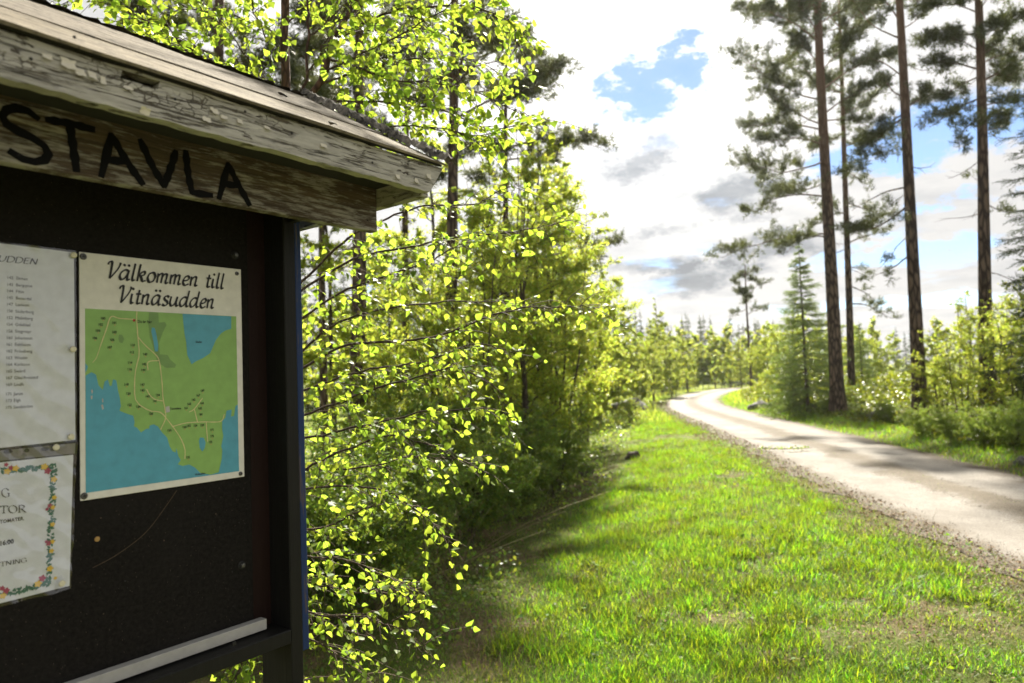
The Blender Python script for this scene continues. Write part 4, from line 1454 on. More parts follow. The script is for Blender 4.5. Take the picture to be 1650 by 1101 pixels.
brB = [pts3((520, 115, 2.3), (600, 78, 2.2), (680, 38, 2.1), (760, -10, 2.0)),
       pts3((530, 95, 2.3), (640, 130, 2.2), (740, 140, 2.15), (850, 190, 2.1)),
       pts3((500, 165, 2.3), (580, 160, 2.2), (680, 165, 2.15), (780, 200, 2.1), (862, 178, 2.1)),
       pts3((548, 55, 2.3), (640, 22, 2.2), (740, 10, 2.1), (825, 30, 2.1), (848, 80, 2.05)),
       pts3((490, 200, 2.3), (600, 200, 2.2), (700, 205, 2.1), (790, 228, 2.1)),
       pts3((560, 30, 2.3), (640, -30, 2.3), (740, -40, 2.2)),
       pts3((510, 140, 2.3), (570, 110, 2.4), (650, 90, 2.4), (740, 90, 2.4), (820, 120, 2.4)),
       pts3((545, 60, 2.3), (600, 50, 2.45), (680, 60, 2.5), (760, 60, 2.5)),
       pts3((496, 60, 2.2), (540, 20, 2.2), (600, -20, 2.2)),
       pts3((494, 120, 2.2), (540, 60, 2.15), (585, 0, 2.1)),
       # lower fan reaching out past the post
       pts3((470, 470, 2.3), (560, 385, 2.15), (660, 340, 2.05), (760, 328, 2.0), (828, 296, 2.0)),
       pts3((468, 480, 2.3), (580, 415, 2.15), (700, 392, 2.1), (820, 372, 2.05), (905, 355, 2.0)),
       pts3((462, 530, 2.3), (560, 470, 2.15), (650, 440, 2.1), (720, 412, 2.05), (795, 368, 2.0)),
       pts3((460, 610, 2.3), (560, 555, 2.15), (690, 543, 2.1), (800, 512, 2.05), (905, 498, 2.0), (962, 502, 2.0)),
       pts3((462, 590, 2.3), (540, 520, 2.3), (640, 490, 2.3), (760, 480, 2.3), (880, 485, 2.25)),
       pts3((458, 680, 2.25), (560, 642, 2.1), (650, 612, 2.05), (740, 595, 2.0), (808, 640, 2.0)),
       pts3((458, 640, 2.25), (570, 600, 2.2), (680, 585, 2.2), (760, 560, 2.15), (830, 575, 2.1)),
       pts3((455, 710, 2.25), (560, 690, 2.1), (660, 668, 2.05), (740, 655, 2.0), (792, 650, 2.0)),
       pts3((452, 780, 2.25), (540, 730, 2.1), (620, 700, 2.05), (700, 710, 2.0), (785, 742, 2.0)),
       pts3((450, 800, 2.25), (530, 780, 2.1), (610, 790, 2.05), (680, 830, 2.0), (728, 872, 1.95)),
       pts3((452, 760, 2.25), (560, 760, 2.2), (660, 745, 2.15), (770, 752, 2.1)),
       pts3((448, 860, 2.25), (520, 850, 2.1), (580, 830, 2.05), (640, 800, 2.0)),
       pts3((448, 900, 2.25), (530, 900, 2.1), (620, 935, 2.0), (690, 965, 1.95)),
       pts3((446, 960, 2.25), (510, 985, 2.1), (590, 985, 2.0), (650, 1005, 1.95), (688, 1035, 1.9)),
       pts3((446, 930, 2.25), (520, 945, 2.15), (590, 960, 2.1), (660, 950, 2.05)),
       pts3((446, 1000, 2.25), (500, 1030, 2.15), (540, 1050, 2.1), (590, 1090, 2.05)),
       pts3((445, 1050, 2.25), (480, 1080, 2.15), (520, 1110, 2.1))]
near_birch('young_birch', 'young birch with upright reddish stem behind the notice board roof, leaves above its ridge', stA, brA, 21, 'young birches behind the notice board')
near_birch('young_birch', 'young birch reaching long leafy yellow-green branches rightwards past the blue-edged post', stB, brB, 22, 'young birches behind the notice board', 10)

# ------------------------------------------------------------------ broadleaf generator for the middle distance


def broadleaf(seed, H, W, nstem, nleaf, leaf, lmat, bmat, low=.15, upright=.5, trunk_r=None, lean=.25, sides=5, clump=.10):
    """returns (trunk mesh, crown mesh); crown of leaf faces hung on real twigs"""
    r = np.random.default_rng(seed)
    gs, gl = Geo(), Geo()
    tips = []
    trunk_r = trunk_r or .012 * H
    for k in range(nstem):
        a = r.uniform(0, 2 * math.pi)
        ln = lean * r.uniform(.3, 1) * W if nstem > 1 else lean * .15 * W
        hh = H * (r.uniform(.72, 1.0) if nstem > 1 else 1.0)
        b0 = np.array([math.cos(a), math.sin(a), 0]) * (.12 * W * r.uniform(.2, 1) if nstem > 1 else 0)
        P = np.array([b0 + np.array([math.cos(a) * ln * (q ** 1.2), math.sin(a) * ln * (q ** 1.2), hh * q]) for q in np.linspace(0, 1, 12)])
        P[1:] += np.cumsum(r.normal(size=(11, 3)) * .012 * H * np.array([1, 1, .2]) * .5, axis=0)
        P[0, 2] -= .15
        rr0 = trunk_r / math.sqrt(nstem) * r.uniform(.8, 1.2)
        tube_geo(gs, P, np.linspace(rr0, rr0 * .15, 12), sides)
        nb = int(26 / math.sqrt(nstem)) + 6
        for b in range(nb):
            q = low + (1 - low) * (b + r.random()) / nb
            f = q * 11
            i = min(10, int(f))
            p = P[i] + (P[i + 1] - P[i]) * (f - i)
            prof = math.sin(math.pi * min(1, (q * .80 + .16))) ** .8
            bl_ = W * prof * r.uniform(.5, 1.08) * (.8 if nstem > 1 else 1)
            az = r.uniform(0, 2 * math.pi)
            el = upright * r.uniform(.5, 1.4)
            d = np.array([math.cos(az) * math.cos(el), math.sin(az) * math.cos(el), math.sin(el)])
            n = 6
            tt = np.linspace(0, 1, n)
            Bp = p + d * bl_ * tt[:, None] + np.array([0, 0, -1]) * (bl_ * .22 * tt ** 2)[:, None] + np.cumsum(r.normal(size=(n, 3)) * .02 * bl_, axis=0)
            tube_geo(gs, Bp, np.linspace(rr0 * .34 * (1 - .6 * q), .002 * H * .5, n), 3)
            for s in range(int(3 + bl_ * 5)):
                i = 1 + int(r.random() * (n - 1.01))
                d2 = unit(d + r.normal(size=3) * .8)
                tl_ = bl_ * r.uniform(.12, .38)
                tips.append((Bp[i], Bp[i] + d2 * tl_ + np.array([0, 0, -.15 * tl_])))
            tips.append((Bp[2], Bp[-1]))
    A = np.array([x[0] for x in tips])
    Bq = np.array([x[1] for x in tips])
    for a, b in list(zip(A, Bq))[::3]:
        tube_geo(gs, np.array([a, (a + b) / 2 + r.normal(size=3) * .01, b]), [.0016 * H, .001 * H, .0004 * H], 3)
    dens = r.uniform(.2, 1.3, size=len(A)) ** 2 * np.linalg.norm(Bq - A, axis=1)
    idx = r.choice(len(A), size=nleaf, p=dens / dens.sum())
    q = r.uniform(.1, 1.08, size=nleaf)
    P = A[idx] + (Bq[idx] - A[idx]) * q[:, None] + r.normal(size=(nleaf, 3)) * clump * np.linalg.norm(Bq[idx] - A[idx], axis=1)[:, None]
    ax = r.normal(size=(nleaf, 3)) + np.array([0, 0, -.35])
    nm = r.normal(size=(nleaf, 3)) * .8 + np.array([0, 0, .7])
    scatter(gl, P, ax, nm, leaf * r.uniform(.6, 1.25, size=nleaf), DIA_V, DIA_F)
    return gs.mesh('trunk', bmat, True), gl.mesh('crown', lmat)


def put_tree(name, label, cat, meshes, px, Y, group, scale=1.0, rot=0.0, sz=None, dx=0.0, parts=('trunk', 'crown'), dz=0):
    x, y = spot(px, Y)
    x += dx
    root = thing(name, label, cat, (x, y, gz1(x, y) + dz), group, rot)
    root.scale = (scale, scale, sz or scale)
    for n, me in zip(parts, meshes):
        link(n, me, root)
    return root


# ------------------------------------------------------------------ conifers
TUFT = tuft_template(15, 1.15, .10, .0125, .14, 3)
TUFT_S = tuft_template(12, .9, .06, .013, .22, 4)
TUFT_F = tuft_template(7, .8, .34, .10, .5, 5)


def pine(name, label, base, top, r0, branches, seed, group, nrand=14, zr=(.45, 1.0), blen=1.6, tuft=1.0, rdir=None, dead=6, nmat=None):
    """scots pine: trunk base->top, listed branches (start, end, foliage density) plus random ones"""
    r = np.random.default_rng(seed)
    base = np.array(base, float)
    top = np.array(top, float)
    H = np.linalg.norm(top - base)
    root = thing(name, label, 'tree', tuple(base), group)
    gs, gl = Geo(), Geo()
    n = 24
    tt = np.linspace(0, 1, n)
    bow = r.normal(size=3) * np.array([1, 1, 0]) * .006 * H
    P = (top - base) * tt[:, None] + np.sin(tt * math.pi)[:, None] * bow + np.sin(tt * 9 + seed)[:, None] * np.array([.012, .01, 0]) * H * .12
    P[0, 2] -= .3
    rad = r0 * (1 - .72 * tt) * (1 + .45 * np.exp(-tt * H / .35))
    tube_geo(gs, P, rad, 10)
    TP, TA = [], []
    bl = list(branches)
    for k in range(nrand):
        q = r.uniform(*zr)
        i = min(n - 2, int(q * (n - 1)))
        az = r.uniform(0, 2 * math.pi)
        l_ = blen * r.uniform(.55, 1.15) * (1.15 - .6 * max(0, (q - .7) / .3))
        el = r.uniform(-.1, .6) + .5 * max(0, q - .7)
        d = np.array([math.cos(az) * math.cos(el), math.sin(az) * math.cos(el), math.sin(el)])
        bl.append((base + P[i], base + P[i] + d * l_, 1.0))
    for k in range(dead):
        q = r.uniform(.22, .62)
        i = min(n - 2, int(q * (n - 1)))
        az = r.uniform(0, 2 * math.pi)
        d = np.array([math.cos(az), math.sin(az), r.uniform(-.5, .2)])
        bl.append((base + P[i], base + P[i] + d * r.uniform(.25, .9), 0.0))
    for (a, b, dens) in bl:
        a = np.array(a) - base
        b = np.array(b) - base
        # start on the trunk axis at that height
        tq = np.clip(((a - P[0]) @ (P[-1] - P[0])) / ((P[-1] - P[0]) @ (P[-1] - P[0])), 0, 1)
        i = min(n - 2, int(tq * (n - 1)))
        a = P[i] + (P[i + 1] - P[i]) * (tq * (n - 1) - i)
        ln = np.linalg.norm(b - a)
        m_ = 9
        s = np.linspace(0, 1, m_)
        up = np.array([0, 0, 1.0])
        Bp = a + (b - a) * s[:, None] + up * (np.sin(s * math.pi) * ln * (.08 if r.random() < .6 else -.08))[:, None] + np.cumsum(r.normal(size=(m_, 3)) * .018 * ln, axis=0) * s[:, None]
        tube_geo(gs, Bp, np.linspace(min(.035, .012 + .010 * ln) * (1 if dens else .6), .005, m_), 4)
        if dens == 0:
            for _ in range(3):
                i = r.integers(3, m_)
                e = Bp[i] + unit(b - a + r.normal(size=3) * ln * .6) * ln * r.uniform(.15, .4)
                tube_geo(gs, np.array([Bp[i], e]), [.005, .002], 3)
            continue
        ns = int((6 + ln * 7) * dens)
        for k in range(ns):
            q = .22 + .78 * ((k + r.random()) / ns) ** .8
            f = q * (m_ - 1)
            i = min(m_ - 2, int(f))
            p = Bp[i] + (Bp[i + 1] - Bp[i]) * (f - i)
            d2 = unit(unit(b - a) * .8 + r.normal(size=3) * np.array([.8, .8, .45]) + up * .30)
            l2 = ln * r.uniform(.10, .28) * (1.15 - .4 * q) + .12
            e = p + d2 * l2
            tube_geo(gs, np.array([p, (p + e) / 2 + up * .03 * l2, e]), [.006, .0045, .003], 3)
            nt = int(5 + l2 * 24 * tuft)
            for _ in range(nt):
                s2 = r.uniform(.25, 1.0)
                TP.append(p + (e - p) * s2 + r.normal(size=3) * .045)
                TA.append(d2 * .6 + r.normal(size=3) * .5 + up * .45)
    link('trunk', gs.mesh('trunk', M_pinebark, True), root)
    TP, TA = np.array(TP), np.array(TA)
    sel = len(TP)
    scatter(gl, TP, TA, r.normal(size=(sel, 3)), r.uniform(.85, 1.5, size=sel), *TUFT)
    link('crown', gl.mesh('crown', nmat or M_needle), root)
    return root


def spruce(seed, H, W, levels, nbr, per, tmpl, nmat, tsize=1.0, low=.06, droop=.35, sides=5, jag=.3):
    r = np.random.default_rng(seed)
    gs, gl = Geo(), Geo()
    tube_geo(gs, np.array([[0, 0, -.2], [0, 0, H * .5], [.01, 0, H]]), [.012 * H, .007 * H, .001 * H], sides)
    TP, TA, TS = [], [], []
    for k in range(levels):
        q = low + (1 - low) * (k / levels)
        z = H * q
        rad = W * (1 - q) ** .95 * r.uniform(1 - jag, 1.05)
        az0 = r.uniform(0, 6.28)
        for b in range(nbr):
            az = az0 + b * 2 * math.pi / nbr + r.uniform(-.3, .3)
            l_ = rad * r.uniform(1 - jag * 1.2, 1.1)
            dr = droop * (1 - q) + .05
            z = H * q + r.uniform(-.5, .5) * H / levels
            h = np.array([math.cos(az), math.sin(az), 0])
            sd = np.array([-h[1], h[0], 0])
            s = np.linspace(0, 1, 6)
            Bp = np.array([0, 0, z]) + h * (l_ * s)[:, None] + np.array([0, 0, 1]) * (l_ * (.25 * s * (q) - dr * s + .30 * dr * s ** 3))[:, None]
            tube_geo(gs, Bp, np.linspace(.0022 * H, .0006 * H, 6), 3)
            for a in range(per):
                q2 = .12 + .88 * (a + r.random()) / per
                f = q2 * 5
                i = min(4, int(f))
                p = Bp[i] + (Bp[i + 1] - Bp[i]) * (f - i)
                for sg in (-1, 1):
                    off = r.uniform(0, .34) * l_ * (1.1 - q2)
                    TP.append(p + sd * sg * off + h * off * .4 + np.array([0, 0, -off * .25]))
                    TA.append(h * .7 + sd * sg * r.uniform(.1, .9) + np.array([0, 0, r.uniform(-.6, .25)]))
                    TS.append(tsize * r.uniform(.75, 1.25) * (1 - .72 * q))
    TP.append(np.array([0, 0, H * .98]))
    TA.append(np.array([0, 0, 1.0]))
    TS.append(tsize * .6)
    scatter(gl, np.array(TP), np.array(TA), r.normal(size=(len(TP), 3)), np.array(TS), *tmpl)
    return gs.mesh('trunk', M_branch, True), gl.mesh('crown', nmat)


# ---- right-hand pines, placed by where their feet stand
def pine_at(name, label, px0, Y, px1, py1, r0, brs, seed, group, **k):
    """px1, py1: where the trunk would top out in the same vertical plane"""
    x, y = spot(px0, Y)
    d = ray(px1, py1)
    top = np.array([d[0] / d[1] * Y, Y + .3, CAMZ + Y * d[2] / d[1]])
    bs = []
    rr = random.Random(seed)
    for (sx, sy, ex, ey, dens) in brs:
        a = ray(sx, sy)
        A_ = np.array([a[0] / a[1] * Y, Y, CAMZ + Y * a[2] / a[1]])
        Y2 = Y + rr.uniform(-1.2, 1.2)
        b = ray(ex, ey)
        bs.append((A_, np.array([b[0] / b[1] * Y2, Y2, CAMZ + Y2 * b[2] / b[1]]), dens))
    return pine(name, label, (x, y, gz1(x, y)), top, r0, bs, seed, group, **k)


GP_ = 'tall pines right of the gravel road'
pine_at('pine_tree', 'thick tall pine nearest the bend with low branches drooping left over the road', 1346, 22.5, 1312, -330, .23,
        [(1325, 165, 1192, 78, 1.2), (1322, 70, 1225, 20, 1.2), (1326, 205, 1225, 150, 1.1), (1327, 215, 1212, 205, 1.1), (1329, 240, 1235, 222, .9), (1330, 265, 1200, 278, .9), (1333, 325, 1212, 342, .8), (1334, 300, 1255, 310, .7),
         (1336, 392, 1255, 395, .7), (1336, 385, 1172, 432, .65), (1328, 150, 1430, 90, 1.2), (1328, 190, 1420, 140, 1.2), (1329, 200, 1405, 205, .9), (1322, 40, 1400, 10, 1.2), (1322, 20, 1260, -40, 1.2), (1325, 110, 1275, 70, 1.2), (1325, 120, 1380, 60, 1.2), (1322, 60, 1290, 20, 1.2)],
        31, GP_, nrand=22, zr=(.58, 1.0), blen=2.2)
pine_at('pine_tree', 'slim pine close behind the thick pine, sparse crown and bare side twigs', 1368, 25, 1352, -120, .14,
        [(1358, 150, 1300, 110, 1), (1358, 180, 1420, 150, 1), (1359, 215, 1310, 230, .9), (1360, 240, 1425, 230, .8), (1361, 280, 1400, 300, .6), (1362, 330, 1430, 345, .5), (1363, 350, 1320, 365, .5), (1364, 400, 1435, 380, .35), (1365, 440, 1400, 445, .25), (1365, 470, 1420, 490, .3), (1365, 500, 1430, 510, .3)],
        32, GP_, nrand=10, zr=(.6, 1.0), blen=1.5)
pine_at('pine_tree', 'tall straight bare-trunked pine in the middle of the right-hand group', 1476, 18, 1437, -320, .185,
        [(1453, 195, 1378, 275, 1.2), (1453, 190, 1400, 228, 1.1), (1453, 185, 1496, 160, 1.0), (1446, 65, 1360, 5, .25), (1446, 130, 1398, 95, .25), (1450, 165, 1410, 120, .5), (1462, 312, 1372, 335, .12), (1462, 340, 1372, 372, .7), (1464, 390, 1422, 428, 0), (1460, 420, 1405, 445, .35), (1446, 50, 1490, 15, .6), (1450, 40, 1400, -20, 1)],
        33, GP_, nrand=16, zr=(.68, 1.0), blen=2.0, dead=7)
pine_at('pine_tree', 'dark pine right of the bare-trunked one, its crown filling the upper right', 1583, 16.5, 1576, -340, .165,
        [(1578, 25, 1505, 5, 1.2), (1578, 60, 1490, 70, 1.2), (1578, 120, 1495, 105, 1.1), (1578, 130, 1510, 165, 1), (1579, 165, 1500, 215, .9), (1579, 110, 1640, 80, 1.2), (1579, 140, 1655, 130, 1.2), (1579, 180, 1640, 170, 1.0), (1578, 40, 1650, 30, 1.2), (1579, 200, 1545, 240, .4), (1578, 90, 1530, 60, 1.1), (1578, 20, 1620, -20, 1.2), (1578, 60, 1610, 50, 1.2)],
        34, GP_, nrand=16, zr=(.68, 1.0), blen=1.9, dead=8)
pine_at('pine_tree', 'thin pole-like pine standing just right of the dark pine', 1600, 17.5, 1592, 60, .075,
        [(1596, 330, 1625, 345, .3), (1596, 300, 1570, 290, .3)], 35, GP_, nrand=4, zr=(.75, 1.0), blen=.8, dead=4)
pine_at('pine_tree', 'small distant pine with a thin open crown beyond the road bend', 1210, 42, 1203, 425, .10,
        [(1206, 470, 1180, 455, .6), (1206, 480, 1228, 460, .6), (1207, 500, 1178, 505, .6), (1207, 510, 1232, 500, .5), (1208, 530, 1185, 540, .3)], 36, None, nrand=9, zr=(.62, 1.0), blen=.9, dead=3)

# ---- pines behind the left-hand thicket
GL_ = 'pines behind the left thicket'
pine_at('pine_tree', 'dark pine trunk rising just right of the notice board roof corner', 726, 13, 742, -420, .15,
        [(733, 60, 640, 20, 1), (733, 100, 800, 60, .5), (733, 180, 660, 160, .8), (732, 200, 860, 150, .9), (731, 230, 815, 240, .7), (735, 30, 790, 0, .5), (733, 120, 850, 110, .4)], 41, GL_, nrand=9, zr=(.45, 1), blen=1.8)
pine_at('pine_tree', 'pine whose dark branch juts right against white cloud over the thicket', 806, 16, 815, 70, .12,
        [(812, 240, 970, 235, .9), (812, 200, 905, 110, 1.1), (812, 160, 880, 120, 1.1), (812, 110, 860, 90, 1.0), (810, 380, 992, 384, .5), (812, 180, 760, 130, .9), (812, 260, 890, 265, .8)], 42, GL_, nrand=5, zr=(.6, 1), blen=1.2)
pine_at('pine_tree', 'dark pine trunk seen through the birch leaves beside the post', 566, 11, 575, -380, .15,
        [(568, 200, 500, 150, .8), (568, 120, 640, 90, .8), (568, 60, 520, 20, 1)], 43, GL_, nrand=16, zr=(.5, 1), blen=1.7)
pine_at('pine_tree', 'pine behind the left end of the notice board ridge', 330, 12, 340, -420, .15, [(335, 20, 260, -10, 1)], 44, GL_, nrand=20, zr=(.42, 1), blen=2.0)
pine_at('pine_tree', 'farther pine between the two dark trunks left of the sky gap', 650, 19, 660, -200, .13, [(655, 150, 590, 120, .8), (655, 120, 700, 90, .8)], 45, GL_, nrand=22, zr=(.42, 1), blen=1.8)
pine_at('pine_tree', 'slender pine stem in the dark wood beside the blue board', 520, 17, 512, -200, .11, [], 46, GL_, nrand=16, zr=(.4, 1), blen=1.5)

# ---- left thicket: tall leafy trees and dark shrubs below
bA = broadleaf(51, 6.2, 1.9, 6, 42000, .043, M_willow, M_branch, low=.10, upright=.75, lean=.55)
bB = broadleaf(52, 6.8, 1.75, 5, 42000, .043, M_willow, M_branch, low=.10, upright=.8, lean=.5)
bC = broadleaf(53, 2.2, 1.35, 8, 26000, .042, M_shrub, M_branch, low=.04, upright=.5, lean=.7)
bD = broadleaf(54, 2.6, 1.3, 8, 26000, .042, M_shrub, M_branch, low=.04, upright=.55, lean=.7)
bE = broadleaf(55, 5.2, 1.7, 4, 15000, .085, M_light, M_branch, low=.06, upright=.6, lean=.5)
bF = broadleaf(56, 6.5, 1.5, 3, 15000, .085, M_light, M_branch, low=.10, upright=.65, lean=.4)
bG = broadleaf(57, 4.4, 1.35, 5, 18000, .05, M_light, M_branch, low=.08, upright=.6, lean=.5)
bH = broadleaf(58, 9.5, 1.7, 1, 18000, .065, M_willow, M_branch, low=.25, upright=.6, trunk_r=.075)

G1 = 'leafy trees of the left thicket'
put_tree('leafy_tree', 'full leafy sallow at the right edge of the left thicket beside the grass', 'tree', bA, 893, 14.0, G1, 1.12, .3)
put_tree('leafy_tree', 'tall leafy sallow behind the reaching birch tips, under the jutting pine branch', 'tree', bB, 838, 12.5, G1, 1.12, 1.4)
put_tree('leafy_tree', 'leafy sallow in shade left of the tall one, behind the birch leaves', 'tree', bA, 755, 10.5, G1, .85, 2.2)
put_tree('leafy_tree', 'paler leafy sallow farther along the grass strip, hanging over the boulder', 'tree', bB, 935, 19.5, G1, 1.12, 4.0)
put_tree('leafy_tree', 'broad pale sallow filling the gap behind the two tallest sallows', 'tree', bA, 862, 17.5, G1, 1.35, 1.9)
put_tree('leafy_tree', 'slender high-crowned birch standing behind the sallows', 'tree', bH, 870, 17.0, G1, .92, .7)
put_tree('leafy_tree', 'slender birch deep in the wood right of the dark trunk', 'tree', bH, 690, 15, G1, .9, 2.7)
put_tree('leafy_tree', 'slender birch deep in the wood near the blue board', 'tree', bH, 545, 14, G1, .8, 5)
put_tree('leafy_tree', 'slender birch behind the notice board roof on the left', 'tree', bH, 400, 13, G1, .95, 3.5)
put_tree('leafy_tree', 'leafy birch over the far left of the notice board roof', 'tree', bH, 180, 11, G1, .95, 1.5)
put_tree('leafy_tree', 'shaded sallow thicket between post and dark trunk', 'tree', bB, 620, 10.5, G1, .62, 5.5)
G2 = 'dark shrubs at the foot of the left thicket'
put_tree('leafy_shrub', 'dark green shrub at the grass edge, lowest and nearest the post', 'shrub', bC, 560, 5.6, G2, .62, 0.0)
put_tree('leafy_shrub', 'dark green shrub right of the nearest one, dry stalks at its foot', 'shrub', bD, 655, 6.6, G2, .62, 1.1)
put_tree('leafy_shrub', 'rounded dark shrub where the shaded grass begins', 'shrub', bC, 745, 8.2, G2, .72, 2.6)
put_tree('leafy_shrub', 'dark shrub under the tall sallow beside the brown grass', 'shrub', bD, 825, 10.2, G2, .70, 3.9)
put_tree('leafy_shrub', 'dark shrub beside the stump at the thicket corner', 'shrub', bC, 890, 12.4, G2, .72, 5.0)
put_tree('leafy_shrub', 'shaded shrub behind the nearest two, beneath the birch fan', 'shrub', bD, 610, 8.6, G2, .85, 4.4)
put_tree('leafy_shrub', 'shaded shrub deep in the thicket beneath the sallows', 'shrub', bC, 705, 10.6, G2, .95, .9)
put_tree('leafy_shrub', 'shrub behind the post below the notice board', 'shrub', bC, 430, 5.2, G2, .75, 3.0)

# ---- pale bushes along the far left side of the road
G3 = 'pale spring bushes before the road bend'
for (px, Y, ms, s, rot, lab) in [(962, 26, bE, .92, 0, 'pale spring bush next to the sallows, left of the bend'), (992, 31, bF, .88, 1, 'tall pale bush behind the left-hand boulder'), (1022, 36, bE, .95, 2, 'broad pale bush above the left-hand boulder'),
                                (1050, 40, bF, .75, 3, 'rounded pale bush left of the road bend'), (1082, 46, bE, .95, 4, 'pale bush overhanging the outer edge of the bend'), (1108, 58, bF, .92, 5, 'pale bush where the road passes out of sight'),
                                (945, 30, bF, 1.05, 2.4, 'high pale bush showing above the sallow edge'), (975, 42, bF, 1.25, .6, 'yellow-green tree rising behind the pale bushes'), (1012, 24, bE, .28, 3.3, 'knee-high pale sapling on the bank by the boulder'), (1068, 56, bF, 1.2, 4.7, 'light tree behind the outer bend bushes')]:
    put_tree('spring_bush', lab, 'bush', ms, px, Y, G3, s, rot)
G4 = 'bright bushes right of the road'
for (px, Y, ms, s, rot, lab) in [(1236, 30, bG, .85, 0, 'bright bush beside the right-hand boulder'), (1262, 27, bG, 1.0, 1.3, 'bright bush left of the young spruce'), (1290, 34, bE, .95, 2.2, 'bright bush behind the young spruce'), (1390, 40, bE, .85, 3.1, 'bright sunlit bush between slim and bare-trunked pines'),
                                (1425, 38, bG, .7, 4.2, 'sunlit bush left of the bare-trunked pine'), (1195, 62, bF, .75, 5.1, 'pale bush inside the bend, before the distant pine'), (1340, 50, bE, 1.1, 2.9, 'sunlit bush far behind the thick pine')]:
    put_tree('spring_bush', lab, 'bush', ms, px, Y, G4, s, rot)
bI = broadleaf(59, 3.5, 1.25, 5, 8500, .045, M_willow, M_branch, low=.08, upright=.6, lean=.6)
bJ = broadleaf(60, 4.2, 1.2, 4, 8000, .045, M_willow, M_branch, low=.12, upright=.65, lean=.5)
G5 = 'birch saplings among the right-hand pines'
for (px, Y, ms, s, rot, lab) in [(1512, 17.5, bI, .70, 0, 'birch sapling just right of the bare-trunked pine'), (1545, 16.5, bJ, .72, 1.2, 'tall birch sapling left of the dark pine'), (1598, 15.5, bI, .78, 2.3, 'birch sapling in front of the dark pine'), (1640, 15.0, bJ, .76, 3.4, 'birch sapling at the right edge under the spruce'),
                                (1570, 21, bJ, .9, 4.2, 'birch sapling behind the dark pine'), (1625, 22, bI, 1.0, .6, 'leafy sapling behind the right-edge birch'), (1680, 15, bI, 1.0, 1.9, 'birch sapling outside the right edge of the group'), (1500, 20, bJ, .45, 2.9, 'small sapling right of the foot of the bare-trunked pine')]:
    put_tree('birch_sapling', lab, 'sapling', ms, px, Y, G5, s, rot)

G7 = 'low dark shrubs on the right bank'
for (px, Y, ms, s, rot, lab) in [(1478, 15.5, bC, .34, 0, 'low dark shrub hiding the foot of the bare-trunked pine'), (1525, 14.2, bD, .34, 1, 'low dark shrub on the bank right of the bare-trunked pine'), (1572, 13.4, bC, .40, 2, 'low dark shrub below the dark pine'),
                                (1622, 12.6, bD, .38, 3, 'low dark shrub on the bank beside the pale stone'), (1665, 12.8, bC, .42, 4, 'low dark shrub cut by the right edge'), (1420, 19.0, bD, .30, 5, 'low dark shrub by the grey stone'), (1330, 23.0, bC, .26, 6, 'low shrub left of the thick pine foot')]:
    put_tree('low_shrub', lab, 'shrub', ms, px, Y, G7, s, rot)

# ---- young spruces on the right
sA = spruce(61, 5.4, 1.85, 21, 8, 19, TUFT_S, M_spruce_y, 1.5)
sB = spruce(62, 4.0, 1.25, 18, 7, 11, TUFT_S, M_spruce_y, 1.5)
sC = spruce(63, 9.0, 2.1, 24, 6, 18, TUFT_S, M_spruce, 1.5, jag=.5, droop=.55)
G6 = 'young spruces by the right-hand pines'
put_tree('young_spruce', 'green young spruce left of the thick pine, reaching a third up its trunk', 'spruce', sA, 1298, 24.0, G6, 1.12, 0)
put_tree('young_spruce', 'small young spruce between thick and slim pines', 'spruce', sB, 1388, 27, G6, .75, 1)
put_tree('young_spruce', 'low young spruce at the foot of the thick pine on its left', 'spruce', sB, 1275, 25.5, G6, .62, 2)
put_tree('spruce_tree', 'dark spruce at the right edge with branch tips reaching into view', 'spruce', sC, 1712, 14, None, 1.0, .5)

# ---- the far wood: one kind of spruce, one of birch, many of each
fs = [spruce(70 + k, 11, 1.9, 16, 6, 4, TUFT_F, M_spruce, 1.0, low=.05, sides=4, jag=.4) for k in range(3)]
fb = [broadleaf(80 + k, 8, 1.7, 1, 1500, .34, M_light, M_branch, low=.15, upright=.6, sides=4, trunk_r=.06) for k in range(2)]
def pool(name, meshes, label, cat, group):
    out = []
    for me in meshes:
        x = thing(name, label, cat, (0, 0, 0), group)
        link('trunk', me[0], x)
        link('crown', me[1], x)
        out.append(x)
    return out


sp_mid = pool('distant_spruce', fs, 'dark distant spruce in the wood closing the view behind the road bend', 'spruce', 'distant spruces behind the bend')
sp_right = pool('distant_spruce', fs, 'dark distant spruce far behind the right-hand pine trunks', 'spruce', 'distant spruces behind the right-hand pines')
sp_left = pool('distant_spruce', fs, 'dark spruce deep in the wood behind the left thicket', 'spruce', 'spruces deep in the left wood')
bi_mid = pool('distant_birch', fb, 'pale distant birch among dark spruces behind the road bend', 'birch', 'distant birches behind the bend')
bi_right = pool('distant_birch', fb, 'pale distant birch far behind the right-hand pine trunks', 'birch', 'distant birches behind the right-hand pines')
bi_left = pool('distant_birch', fb, 'pale birch deep in the wood behind the left thicket', 'birch', 'birches deep in the left wood')
rr = random.Random(99)
used = set()


def place(pool, px, Y, s):
    k = rr.randrange(len(pool))
    o = pool[k]
    if id(o) in used:
        o = copy_tree(o)
    else:
        used.add(id(o))
    x, y = spot(px, Y)
    o.location = (x, y, gz1(x, y))
    o.rotation_euler = (0, 0, rr.uniform(0, 6.28))
    o.scale = (s * rr.uniform(.8, 1.15), s * rr.uniform(.8, 1.15), s)
    return o


